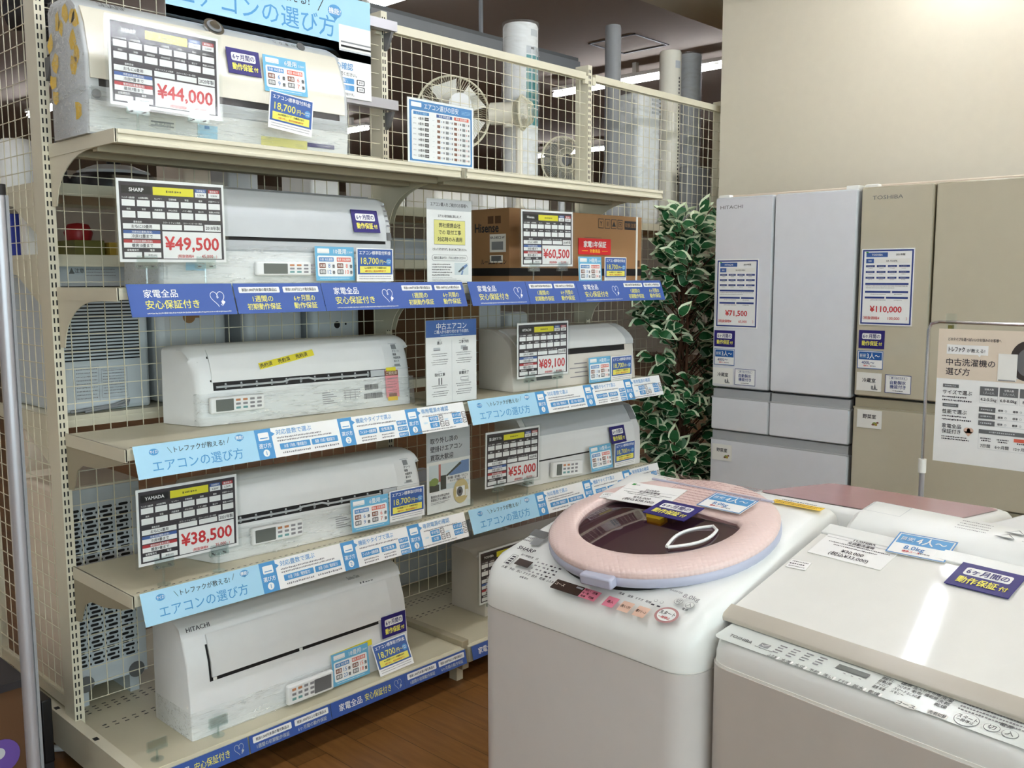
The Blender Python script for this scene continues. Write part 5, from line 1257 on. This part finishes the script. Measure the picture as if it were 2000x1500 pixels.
fridge_tag(tag(fridge_card('TOSHIBA', '2021', 'GR-T550FK', '¥110,000', '100,000'), 'portrait price card reading 110,000 yen on the beige refrigerator', 'price card', PG), -1.164, 1.265)
fridge_tag(W((0, 0, 0), 'navy warranty tag on the pale grey refrigerator', GW), -.490, 1.144); fridge_tag(W((0, 0, 0), 'navy warranty tag on the beige refrigerator', GW), -1.165, 1.170)
c3 = people_sheet('3', '400L〜', 'posterblue', 'inknavy', 'posterblue')
def room(t, veg):
    s = Sheet(.102, .075, .001, face='paper'); s.txt(t, .5, .42 if not veg else .36, .25, 'ink', 1, bold=.02, mw=.68)
    if veg: s.ell(.72, .73, .009, .007, 'photo_green', 1); s.ell(.78, .77, .006, .005, 'ochre', 2); s.ell(.66, .78, .006, .004, 'brown', 2); s.ell(.84, .66, .005, .004, 'brown', 2)
    else: s.rect(.6, .7, .68, .88, 'grey', 1); s.poly([(.7, .88), (.75, .58), (.8, .88)], 'midgrey', 1); s.rect(.62, .86, .86, .92, 'grey', 2)
    return s.build('compartment_tag', smooth=0)
def ice():
    s = Sheet(.103, .074, .001); s.frame(0, 0, 1, 1, .0022, 'inknavy', 1); s.rect(.15, .09, .85, .24, 'inkgrey', 1, r=.005); s.rect(.156, .1, .844, .23, 'paperw', 2, r=.005); s.txt('選べるのできる', .5, .165, .11, 'inknavy', 3, mw=.55)
    s.txt('自動製氷', .5, .42, .22, 'inknavy', 1, bold=.02, mw=.66); s.txt('機能付き', .5, .65, .22, 'inknavy', 1, bold=.02, mw=.66); s.small(.3, .7, .87, .05, 'ink', 1); return s.build('ice_maker_tag', smooth=0)
rm, vg, ic = room('冷蔵室', False), room('野菜室', True), ice()
for o, y, z, l, gnm in ((c3, -.492, 1.060, 'blue three-person tag', 'blue capacity tags'), (rm, -.488, .972, 'white tag for the cold compartment', 'white compartment tags'), (ic, -.600, .974, 'blue framed ice maker tag', 'ice maker tags'), (vg, -.492, .617, 'white tag for the vegetable drawer', 'white compartment tags')):
    tag(o, l+' on the pale grey refrigerator', 'tag', gnm); fridge_tag(o, y, z)
    c = o.copy(); COL.objects.link(c); c['label'] = l+' on the beige refrigerator'
    yy, z2 = {'blue three': (-1.163, 1.087), 'white tag ': (-1.163, .996) if 'cold' in l else (-1.171, .843), 'blue frame': (-1.280, .995)}[l[:10]]; fridge_tag(c, yy, z2)

# ================================================================== poster on its chrome stand
sx = 2.05
st = empty('poster_stand', (sx, -1.66, 0), 'chrome poster stand before the beige refrigerator', 'stand')
b = MB(st.location)
b.tube([(sx, -1.668, .01), (sx, -1.668, 1.29), (sx, -1.676, 1.312), (sx, -1.70, 1.318), (sx, -2.1, 1.316)], .0055, 'chrome', 10); b.tube([(sx+.002, -1.668, .01), (sx+.002, -1.668, .84)], .0085, 'alu', 10); b.build('frame_tube', st)
b = MB(st.location); b.tube([(sx, -1.668, .825), (sx, -1.668, .87)], .0125, 'paper', 14); b.build('joint_sleeve', st)
b = MB(st.location); b.tube([(sx-.2, -1.668, .012), (sx+.2, -1.668, .012)], .01, 'alu', 10); b.tube([(sx-.2, -2.1, .012), (sx+.2, -2.1, .012)], .01, 'alu', 10); b.tube([(sx, -2.1, .01), (sx, -2.1, 1.316)], .0055, 'chrome', 10); b.build('base', st)
for y in (-1.735, -2.0):
    b = MB(st.location); b.box(sx-.008, sx+.008, y-.014, y+.014, 1.285, 1.345, 'clear'); b.box(sx-.009, sx+.009, y-.006, y+.006, 1.287, 1.308, 'olive'); b.build('clip', st)
s = Sheet(.297, .425, .0012)
s.rect(0, 0, 1, .37, 'paperbeige', 1)
s.txt('どのタイプを選べばいいかお悩みのお客様へ', .36, .075, .026, 'ink', 2, mw=.52)
s.rect(.09, .115, .50, .185, 'paperw', 2); s.poly([(.4, .185), (.43, .185), (.42, .2)], 'paperw', 2); s.txt('トレファク', .19, .15, .042, 'ink', 3, bold=.03, mw=.16); s.txt('が教える!', .38, .155, .03, 'ink', 3, mw=.2)
s.txt('中古洗濯機の', .09, .245, .058, 'ink', 2, al='l', bold=.012, mw=.52); s.txt('選び方', .09, .315, .058, 'ink', 2, al='l', bold=.012, mw=.3)
s.rect(.72, .17, 1, .34, 'lightgrey', 2); s.ell(.86, .21, .045, .06, 'fr_gap', 3, 26); s.ell(.87, .22, .03, .042, 'midgrey', 4, 26); s.rect(.60, .165, .78, .36, 'paper', 5); s.rect(.61, .352, .77, .36, 'grey', 6)
def head(x, y, a, t, l1, l2):
    s.rect(x, y, x+.16, y+.025, 'midgrey', 2); s.small(x+.02, x+.14, y+.0125, .01, 'lightgrey', 3); s.txt(t, x, y+.06, .035, 'ink', 2, al='l', bold=.012, mw=.3); s.small(x, x+.24, y+.095, .012, 'ink', 2, seed=a); s.small(x, x+.3, y+.12, .012, 'ink', 2, seed=a+1)
head(.07, .41, 1, 'サイズで選ぶ', '', ''); head(.075, .555, 5, '性能で選ぶ', '', '')
s.txt('家電全品', .08, .725, .035, 'ink', 2, al='l', bold=.012, mw=.22); s.txt('保証付き', .08, .765, .035, 'ink', 2, al='l', bold=.012, mw=.22); s.ell(.335, .745, .010, .009, 'btn_peach', 2); s.ell(.365, .745, .010, .009, 'btn_peach', 2); s.poly([(.305, .753), (.395, .753), (.35, .79)], 'btn_peach', 2)
s.small(.08, .34, .805, .01, 'ink', 2, seed=9); s.small(.08, .36, .822, .01, 'ink', 2, seed=10)
for i, (a, c) in enumerate((('1人~2人', '4.2-5.5kg'), ('3人~4人', '6.0-8.0kg'), ('5人~', '8.0kg~'))):
    x = .44+i*.19; s.rect(x, .41, x+.175, .475, 'midgrey', 2); s.txt('世帯人数', x+.09, .43, .016, 'paperw', 3); s.txt(a, x+.09, .455, .022, 'lightgrey', 3, mw=.14); s.frame(x, .475, x+.175, .53, .0006, 'lightgrey', 2); s.txt(c, x+.087, .503, .03, 'ink', 3, bold=.015, mw=.155)
for i in range(3):
    y = .56+i*.05; s.rect(.44, y, .60, y+.036, 'midgrey', 2); s.small(.46, .57, y+.018, .012, 'lightgrey', 3, seed=i); s.rect(.60, y+.034, 1, y+.036, 'lightgrey', 2)
    for j in range(3): s.txt('標準', .65+j*.14, y+.018, .018, 'ink', 3); s.ell(.70+j*.14, y+.018, .003, .003, 'grey', 2); s.ell(.70+j*.14, y+.018, .0022, .0022, 'paperw', 3)
s.rect(.45, .725, 1, .755, 'midgrey', 2); s.small(.55, .8, .74, .012, 'lightgrey', 3); s.frame(.45, .755, .99, .87, .0006, 'lightgrey', 2)
for x, t in ((.52, '7日間'), (.68, '6ヶ月間'), (.86, '12ヶ月間')):
    s.small(x-.05, x+.06, .79, .01, 'ink', 2); s.small(x-.04, x+.05, .806, .01, 'ink', 2); s.txt(t, x, .845, .028, 'ink', 2, bold=.012, mw=.13)
s.rect(.79, .77, .95, .795, 'orange', 3)
o = tag(s.build('poster', smooth=0), 'beige and white poster on choosing washing machines, clipped to the chrome stand', 'poster'); o.matrix_world = Matrix.Translation((sx-.010, -1.703, .872)) @ Matrix.Rotation(R(-90), 4, 'Z')

# ================================================================== potted plant
pl = empty('potted_plant', (2.86, -.22, 0), 'tall artificial ficus with white-edged leaves between the shelves and refrigerator', 'plant')
O = pl.location
b = MB(O); b.lathe([(.001, 0), (.10, 0), (.125, .24), (.13, .25), (.115, .25), (.11, .22), (.001, .22)], 'pot', 24, (2.86, -.22)); b.build('pot', pl)
rd = random.Random(11)
b = MB(O); tips = []
for q in range(3):
    a = q*2.1; pts = []
    for i in range(10):
        z = .2+i*.165; pts.append((2.86+.02*math.cos(a+i*.5)+.012*math.sin(i*1.3+q), -.22+.02*math.sin(a+i*.5), z))
    b.tube(pts, .012, 'trunk', 7, r2=.005)
L = MB(O)
def leaf(p, d, up, ln, wd):
    d = d.normalized(); sd = d.cross(up)
    if sd.length < .01: sd = d.orthogonal()
    sd.normalize(); n = sd.cross(d)
    def loop(k, off):
        P = []
        for t, w in ((0, 0), (.12, .5), (.35, .95), (.6, .85), (.82, .45), (1, 0)):
            P.append((t, w))
        r = []
        for t, w in P: r.append(p+d*ln*(.06*(1-k)+t*(k*.94+.06*0))+sd*wd*w*k+n*(off-ln*.22*t*t+wd*.35*w*k))
        for t, w in P[-2:0:-1]: r.append(p+d*ln*(.06*(1-k)+t*(k*.94))-sd*wd*w*k+n*(off-ln*.22*t*t+wd*.35*w*k))
        return r
    o = loop(1, 0); i_ = loop(.80, .0006); m = len(o)
    L.add(o+i_, [(j, (j+1) % m, m+(j+1) % m, m+j) for j in range(m)], 'leafedge')
    half = m//2
    L.add(i_, [(j, j+1, m-1-j, (m-j) % m) for j in range(half)], 'leaf')
branches = 0
for k in range(230):
    z = rd.uniform(.25, 1.72); a = rd.uniform(0, 2*math.pi)
    # crown: narrow at the top, wide about the middle
    rx = .40*min(1, (1.90-z)/.45)*(1 if z > .6 else .9); ry = .17*min(1, (1.86-z)/.4)
    q = rd.uniform(.35, 1)**.5
    e = Vector((2.91+rx*q*math.cos(a), -.225+ry*q*math.sin(a), z+rd.uniform(-.02, .12)))
    if e.x > 2.66 and e.y < -.44: e.y = -.43
    s0 = Vector((2.86, -.22, max(.22, z-.12)))
    mid = (s0+e)/2+Vector((0, 0, .03))
    b.tube([s0, mid, e], .0025, 'trunk', 4, False)
    for j in range(rd.choice((4, 5, 6))):
        t = .45+.6*j/5
        p = s0*(1-t)**2+mid*2*t*(1-t)+e*t*t if t < 1 else e
        d = (e-s0).normalized()+Vector((rd.uniform(-1, 1), rd.uniform(-1, 1), rd.uniform(-.9, .3)))
        if p.y > -.06: p.y = -.06
        ln = rd.uniform(.082, .112)
        if p.y+d.normalized().y*ln > -.02: d.y = -abs(d.y)
        if p.x > 2.64 and p.y+d.normalized().y*ln < -.465: d.y = abs(d.y)
        leaf(Vector(p), d, Vector((rd.uniform(-.5, .5)-.45, rd.uniform(-.5, .2)-.45, .8)), ln, ln*.30)
b.build('trunk', pl); L.build('foliage', pl, smooth=0)

# ================================================================== things at the left edge
root = empty('metal_pole', (-.273, -.402, 0), 'silver upright pole with a black cap at the left edge', 'pole')
b = MB(root.location); b.tube([(-.273, -.402, 0), (-.273, -.402, 1.655)], .0165, 'alu', 20); b.build('tube', root)
b = MB(root.location); b.tube([(-.273, -.402, 1.65), (-.273, -.402, 1.675)], .0175, 'black', 20); b.build('end_cap', root)
b = MB(root.location); b.tube([(-.273, -.402, 0), (-.273, -.402, .012)], .05, 'alu', 20); b.build('base_plate', root)
b = MB(root.location); b.box(-.262, -.2555, -.4185, -.41, .1, 1.65, 'grey'); b.build('slot_groove', root)
root = empty('black_case', (-.09, .08, 0), 'narrow black case standing on the floor beside the gondola end', 'case')
b = MB(root.location); b.box(-.10, -.07, .035, .13, .04, .235, 'black'); b.build('case_body', root, bevel=.004)
b = MB(root.location); b.box(-.098, -.072, .04, .125, 0, .04, 'dark'); b.build('foot', root)
root = empty('wooden_cabinet', (-.42, .1, 0), 'dark brown cabinet with a round purple sticker at the bottom left', 'cabinet')
b = MB(root.location); b.box(-.62, -.235, -.25, .35, 0, .42, 'card_dark'); b.build('cabinet_body', root, bevel=.003)
b = MB(root.location); b.box(-.625, -.23, -.26, .36, .42, .44, 'dark'); b.build('top_board', root)
b = MB(root.location); b.tube([(-.30, -.2505, .25), (-.30, -.2525, .25)], .045, 'purple', 24); b.tube([(-.305, -.2525, .26), (-.305, -.2532, .26)], .015, 'lightgrey', 16); b.build('sticker', root)
b = MB(); b.tube([(-.10, .235, .012), (.0, .155, .012)], .011, 'white', 10); tag(b.build('white_rod'), 'short white rod lying on the floor beside the gondola foot', 'rod')
root = empty('sales_counter', (-.5, 1.2, 0), 'beige counter in the hall behind, at the left edge', 'counter')
b = MB(root.location); b.box(-1.6, -.22, .75, 1.4, 0, .92, 'paperbeige'); b.build('counter_body', root); b = MB(root.location); b.box(-1.62, -.2, .73, 1.42, .92, .95, 'card'); b.build('counter_top', root)

# ================================================================== goods on the far side of the grid
def slab(name, x0, x1, y0, y1, z0, z1, m, label, cat, bevel=.006, group=None):
    r_ = empty(name, ((x0+x1)/2, (y0+y1)/2, z0), label, cat, group); b = MB(r_.location); b.box(x0, x1, y0, y1, z0, z1, m); b.build('body', r_, bevel=bevel, seg=3); return r_
# window air conditioner with slats
r_ = slab('window_air_conditioner', .045, .315, .12, .5, 1.056, 1.515, 'icewhite', 'pale window air conditioner with dark slats behind the grid', 'air conditioner', .012)
b = MB(r_.location)
z = 1.212
while z < 1.44: b.box(.055, .285, .1188, .1205, z, z+.0045, 'slot'); z += .0105
b.build('slats', r_)
s = Sheet(.16, .11, base=False)
s.frame(.0, 0, .45, 1, .0008, 'inkgrey', 1); s.frame(.5, .1, 1, .9, .0008, 'inkgrey', 1)
for i in range(9): s.small(.03, .42, .08+i*.1, .035, 'inkgrey', 1, seed=i); s.small(.53, .97, .15+i*.08, .03, 'inkgrey', 1, seed=40+i)
o = s.build('rating_label', r_, smooth=0); o.matrix_world = Matrix.Translation((.08, .1195, 1.085))
o.matrix_parent_inverse = Matrix.Identity(4); o.location = Vector((.08, .1195, 1.085))-r_.location
s = Sheet(.14, .03, base=False); s.poly([(0, .6), (.06, 0), (.12, .6)], 'midgrey', 1); s.txt('注意', .22, .3, .5, 'midgrey', 1)
for i in range(3): s.small(.35, 1, .15+i*.3, .1, 'inkgrey', 1, seed=i)
o = s.build('warning_label', r_, smooth=0); o.location = Vector((.08, .1195, 1.462))-r_.location
b = MB(); b.tube([(.06, .11, 1.062), (.12, .105, 1.068), (.19, .108, 1.072), (.24, .112, 1.085), (.235, .112, 1.07), (.17, .105, 1.066), (.1, .108, 1.06)], .005, 'grey', 7); b.o = r_.location; b.build('power_cord', r_)
for x0, x1, l in ((.345, .60, 'grey-white window unit with a brown stain behind the yellow-taped air conditioner'), (.665, .905, 'grey-white window unit behind the grid, middle one'), (.935, 1.165, 'grey-white window unit with a small grille beside the post')):
    r_ = slab('window_air_conditioner', x0, x1, .13, .5, 1.056, 1.42, 'acgrey', l, 'air conditioner', .03)
    b = MB(r_.location)
    for i in range(16): b.box(x0+.06+i*.009, x0+.065+i*.009, .1285, .1305, 1.355, 1.395, 'slot')
    if x0 > .9: b.tube([(1.05, .131, 1.285), (1.05, .128, 1.285)], .013, 'slot', 16); b.tube([(1.09, .131, 1.287), (1.09, .1285, 1.287)], .004, 'slot', 10)
    b.build('grille', r_)
    if x0 < .4:
        b = MB(r_.location); b.tube([(.46, .131, 1.335), (.46, .1292, 1.335)], .022, 'card', 18); b.box(.475, .5, .1293, .131, 1.33, 1.338, 'card'); b.build('stain', r_)
# outdoor unit with perforated grille
r_ = slab('outdoor_unit', .0, .255, .103, .48, .20, .835, 'paperbeige', 'white air conditioner outdoor unit with a perforated grille at the bottom left', 'outdoor unit', .012)  # beige body colour holds warm reflected light on the white unit's side
b = MB(r_.location); b.box(.004, .251, .1, .104, .204, .825, 'icewhite'); b.build('front_panel', r_, bevel=.001)
b = MB(r_.location)
z = .275; row = 0
while z < .765:
    x = .02+(.012 if row % 2 else 0)
    while x < .235:
        for wd in ((.026, .006) if row % 2 else (.006, .030)):
            if x+wd < .24:
                n = 5; hh = .0042; loop = [(x+wd-hh+hh*math.cos(R(-90+180*i/n)), z+hh*math.sin(R(-90+180*i/n))) for i in range(n+1)]+[(x+hh+hh*math.cos(R(90+180*i/n)), z+hh*math.sin(R(90+180*i/n))) for i in range(n+1)]
                b.add([(p, .0994, q) for p, q in loop], [tuple(range(len(loop)))], 'slot')
            x += wd+.007
    z += .0135; row += 1
b.build('grille_holes', r_, smooth=0)
b = MB(r_.location)
for x in (.04, .2): b.box(x, x+.03, .12, .46, DECK, .205, 'icewhite'); b.tube([(x+.015, .1005, .215), (x+.015, .099, .215)], .026, 'midgrey', 18)
b.build('foot', r_)
# beige blower wheel / cord reel on the end
root = empty('cord_reel', (.07, .45, .85), 'round beige appliance seen through the end grid above the outdoor unit', 'appliance')
b = MB(root.location); b.tube([(.0, .4, .93), (.1, .4, .93)], .095, 'paperbeige', 28); b.build('drum', root); b = MB(root.location); b.tube([(-.003, .4, .92), (.0, .4, .92)], .03, 'photo_tan', 20); b.tube([(-.005, .4, .92), (-.003, .4, .92)], .018, 'dark', 16); b.build('hub', root)
b = MB(root.location); b.box(.0, .1, .34, .46, .836, .86, 'paperbeige'); b.build('foot', root)
# boxes seen through the end grid
for x0, x1, y0, y1, z0, z1, m, l in ((.03, .30, .505, .555, 1.056, 1.40, 'cyan', 'tall cyan carton seen through the end grid'),):
    slab('carton', x0, x1, y0, y1, z0, z1, m, l, 'carton', .002)
for x0, x1, y0, y1, z0, z1, m, l in ((.02, .1, .39, .46, 1.531, 1.66, 'boxblue', 'blue carton on the far-side shelf at the left edge'), (.02, .09, .27, .32, 1.531, 1.655, 'paper', 'white carton beside the blue carton at the left edge'), (.11, .2, .14, .3, 1.531, 1.575, 'olive', 'olive carton under the red appliance behind the grid'), (.215, .33, .14, .3, 1.531, 1.57, 'ochre', 'ochre carton behind the 49,500 yen card')):
    slab('carton', x0, x1, y0, y1, z0, z1, m, l, 'carton', .002)
def blob(name, prof, c, m, label, cat, n=24, parts=()):
    r_ = empty(name, (c[0], c[1], prof[0][1]), label, cat); b = MB(r_.location); b.lathe(prof, m, n, c); b.build('body', r_, smooth=60)
    for nm, pf, mm in parts: b = MB(r_.location); b.lathe(pf, mm, n, c); b.build(nm, r_, smooth=60)
    return r_
blob('rice_cooker', [(.001, 1.5755), (.035, 1.5755), (.042, 1.60), (.03, 1.625), (.001, 1.63)], (.155, .22), 'redthing', 'red round appliance on the olive carton behind the grid', 'appliance', 20)
blob('rice_cooker', [(.001, 1.531), (.1, 1.531), (.115, 1.58), (.1, 1.63), (.05, 1.65), (.001, 1.652)], (.46, .3), 'white', 'white round appliance behind the 49,500 yen card', 'rice cooker')
blob('rice_cooker', [(.001, 1.736), (.06, 1.736), (.075, 1.78), (.07, 1.86), (.04, 1.89), (.001, 1.892)], (.0+.06, .42), 'paperw', 'white tall appliance beside the left post, top far-side shelf', 'appliance')
blob('pressure_cooker', [(.001, 1.736), (.13, 1.736), (.135, 1.765), (.12, 1.79), (.001, 1.79)], (.31, .30), 'black', 'black round cooker on the far-side shelf under the top shelf bracket', 'cooker', 28, [('lid', [(.001, 1.79), (.11, 1.79), (.11, 1.80), (.06, 1.82), (.001, 1.822)], 'lightgrey'), ('knob', [(.001, 1.822), (.02, 1.822), (.024, 1.84), (.001, 1.842)], 'black')])
slab('carton', .50, .60, .2, .4, 1.736, 1.86, 'pinkpaper' if 0 else 'paperbeige', 'beige wrapped box under the top shelf', 'carton', .01); slab('air_purifier', .66, .78, .2, .4, 1.736, 1.86, 'lightgrey', 'grey wrapped appliance under the top shelf', 'appliance', .01)
slab('air_purifier', 1.0, 1.13, .2, .4, 1.736, 1.88, 'white', 'white appliance under the top shelf beside the post', 'appliance', .01)
# middle bay
for x0, x1, z0, z1, m, l in ((1.24, 1.60, 1.056, 1.49, 'card_dark', 'large brown carton behind the grid in the middle bay'), (1.62, 1.80, 1.056, 1.36, 'card', 'brown carton behind the flow chart notice')):
    slab('carton', x0, x1, .13, .5, z0, z1, m, l, 'carton', .002, 'brown cartons behind the grid')
for x0, x1, z0, z1, l in ((1.86, 2.02, 1.056, 1.40, 'plastic-wrapped white appliance under the carton shelf'), (2.06, 2.2, 1.056, 1.30, 'small wrapped white appliance under the carton shelf')):
    slab('air_purifier', x0, x1, .2, .45, z0, z1, 'white', l, 'appliance', .02)
slab('radio', 1.22, 1.30, .18, .3, 1.531, 1.62, 'redthing', 'red appliance beside the notice with the yellow box', 'appliance', .008)
slab('printer', 1.36, 1.60, .2, .5, 1.531, 1.62, 'lightgrey', 'grey flat appliance behind the notice with the yellow box', 'appliance', .008)
for i, (x, w_, h_, m) in enumerate(((1.30, .16, .13, 'paperw'), (1.62, .2, .12, 'paper'), (1.9, .16, .14, 'paperw'), (2.15, .2, .11, 'paperw'))):
    slab('speaker_box', x, x+w_, .2, .4, 1.736, 1.736+h_, m, ['white box under the top shelf, beside the notice', 'white wrapped box under the top shelf, middle', 'white wrapped box above the carton', 'white wrapped box at the right end under the top shelf'][i], 'box', .015)
r_ = slab('washing_machine', 1.36, 1.86, .25, .58, DECK+.001, .56, 'icewhite', 'pale appliance low behind the grid of the middle bay', 'appliance', .02)
blob('water_jug', [(.001, DECK+.001), (.1, DECK+.001), (.11, .25), (.09, .3), (.03, .33), (.001, .332)], (1.98, .3), 'white', 'white jug low behind the grid beside the dusty air conditioner', 'jug')
# tower fans, circulators
def tower(name, cx, cy, r, z0, z1, m, label, cat='fan', grille=None, flare=0):
    r_ = empty(name, (cx, cy, z0), label, cat); b = MB(r_.location)
    pr_ = [(.001, z0), (r*1.5 if not flare else flare, z0), (r*1.5 if not flare else flare, z0+.012), (r*1.02 if not flare else flare*.85, z0+.04)]
    if flare: pr_ += [(flare*.7, z0+.12), (r*1.02, z0+.3)]
    b.lathe(pr_+[(r, z0+.05 if not flare else z0+.32), (r, z1-.012), (r*.93, z1), (.001, z1)], m, 28, (cx, cy)); b.build('body', r_, smooth=50)
    return r_
r_ = tower('tower_fan', 2.25, .3, .082, 1.736, 2.62, 'white', 'plastic-wrapped white tower fan with a teal grille')
b = MB(r_.location)
def cyl_patch(b, cx, cy, r, a0, a1, z0, z1, m, n=8):
    P = [(cx+r*math.cos(R(a0+(a1-a0)*i/n)), cy+r*math.sin(R(a0+(a1-a0)*i/n))) for i in range(n+1)]
    for p, q in zip(P, P[1:]): b.add([(*p, z1), (*p, z0), (*q, z0), (*q, z1)], [(0, 1, 2, 3)], m)
for k in range(9):
    z = 2.16+k*.04
    for i in range(3): cyl_patch(b, 2.25, .3, .0832, 242+i*22, 260+i*22, z, z+.034, 'lightgrey' if k == 8 else 'teal', 4)
b.build('grille', r_, smooth=0); b = MB(r_.location); cyl_patch(b, 2.25, .3, .0832, 258, 290, 2.56, 2.59, 'lightgrey'); cyl_patch(b, 2.25, .3, .0832, 258, 272, 2.50, 2.51, 'midgrey'); b.build('controls', r_, smooth=0)
b = MB(r_.location); b.lathe([(.126, 1.752), (.092, 1.80), (.090, 2.2), (.088, 2.5), (.086, 2.628), (.05, 2.635)], 'bag', 26, (2.25, .3)); b.build('plastic_bag', r_, smooth=60)
tower('tower_fan', 2.985, .32, .042, 1.736, 2.76, 'grey', 'tall grey tower fan with a flared foot behind the right grid', flare=.11)
r_ = tower('tower_fan', 3.52, .32, .062, 1.736, 2.72, 'cream', 'cream tower fan with a dark slit at the wall edge'); b = MB(r_.location)
for k in range(30): cyl_patch(b, 3.52, .32, .063, 262, 270, 1.98+k*.02, 1.992+k*.02, 'dark', 2)
cyl_patch(b, 3.52, .32, .063, 240, 275, 2.62, 2.66, 'lightgrey'); b.build('grille', r_, smooth=0)
r_ = tower('tower_fan', 3.76, .34, .062, 1.736, 2.745, 'lightgrey', 'wrapped grey tower fan half hidden by the wall edge'); b = MB(r_.location); b.lathe([(.1, 1.75), (.07, 1.8), (.069, 2.3), (.067, 2.75), (.03, 2.757)], 'bag', 22, (3.76, .34)); b.build('plastic_bag', r_, smooth=60)
r_ = slab('air_purifier', 3.10, 3.30, .22, .40, 1.736, 2.44, 'white', 'white wrapped heater tower behind the right grid', 'appliance', .04); b = MB(r_.location); b.box(3.085, 3.315, .205, .415, 1.737, 2.46, 'bag'); b.build('plastic_bag', r_, bevel=.05, seg=3); b = MB(r_.location)
for k in range(4): b.box(3.2, 3.28, .217, .22, 2.33+k*.022, 2.342+k*.022, 'lightgrey')
b.build('outlet', r_)
slab('air_purifier', 3.44, 3.68, .14, .2, 1.74, 2.07, 'grey', 'grey air cleaner with a dark grille behind the plant top', 'appliance', .01)
def fan(cx, cy, cz, r, z0, m, blade, label, az=0., tilt=0., cage='wire'):
    r_ = empty('electric_fan', (cx, cy, z0), label, 'fan')
    b = MB(r_.location); b.lathe([(.001, z0), (.1, z0), (.1, z0+.015), (.03, z0+.03), (.016, z0+.05), (.016, cz-.05), (.001, cz-.05)], m, 20, (cx, cy)); b.build('stand', r_, smooth=50)
    Mx = Matrix.Translation(Vector((cx, cy, cz))-r_.location) @ Matrix.Rotation(az, 4, 'Z') @ Matrix.Rotation(tilt, 4, 'X')
    b = MB(); b.tube([(0, .02, 0), (0, .13, 0)], .05, m, 18); b.tube([(0, .05, -.06), (0, .05, .0)], .02, m, 10); o = b.build('motor', r_, smooth=50); o.matrix_local = Mx
    b = MB()
    for sg, yy in ((-1, -.05), (1, .02)):
        for k in range(84):
            a = 2*math.pi*k/84; P = [(.03*math.cos(a), yy+sg*.012, .03*math.sin(a)), (r*.6*math.cos(a+.12), yy+sg*.008, r*.6*math.sin(a+.12)), (r*math.cos(a+.2), -.015, r*math.sin(a+.2))]
            b.tube(P, .0016 if cage == 'dark' else .0009, cage, 3, False)
        b.tube([(r*.5*math.cos(2*math.pi*k/32), yy+sg*.01, r*.5*math.sin(2*math.pi*k/32)) for k in range(33)], .0015, cage, 4, False)
    b.tube([(r*math.cos(2*math.pi*k/48), -.015, r*math.sin(2*math.pi*k/48)) for k in range(49)], .005, cage, 6, False)
    o = b.build('guard', r_, smooth=0); o.matrix_local = Mx
    b = MB(); b.tube([(0, -.03, 0), (0, .0, 0)], .03, blade, 16)
    for k in range(5):
        a = 2*math.pi*k/5; P = []
        for q, w0 in ((.12, .25), (.5, .5), (.92, .42)):
            P += [(r*q*math.cos(a-w0), -.028, r*q*math.sin(a-w0)), (r*q*math.cos(a+w0), -.004, r*q*math.sin(a+w0))]
        b.add(P, [(0, 2, 3, 1), (2, 4, 5, 3)], blade)
    o = b.build('blades', r_, smooth=0); o.matrix_local = Mx; return r_
fan(1.86, .34, 2.185, .165, 1.736, 'white', 'paper', 'white electric fan behind the blue comparison chart', az=2.6, tilt=.1)
fan(2.09, .16, 2.19, .075, 1.736, 'cream', 'paper', 'small cream circulator before the white electric fan', az=.5)
fan(-.0+.17, .36, 2.28, .20, 1.736, 'dark', 'dark', 'black electric fan behind the left post', az=.7, cage='dark')
fan(1.12, .38, 2.40, .19, 1.736, 'white', 'paper', 'white electric fan half hidden by the hanging guide sign', az=.4)
fan(2.62, .36, 2.04, .12, 1.736, 'lightgrey', 'midgrey', 'small grey fan behind the grid right of the teal tower fan', az=-.4)
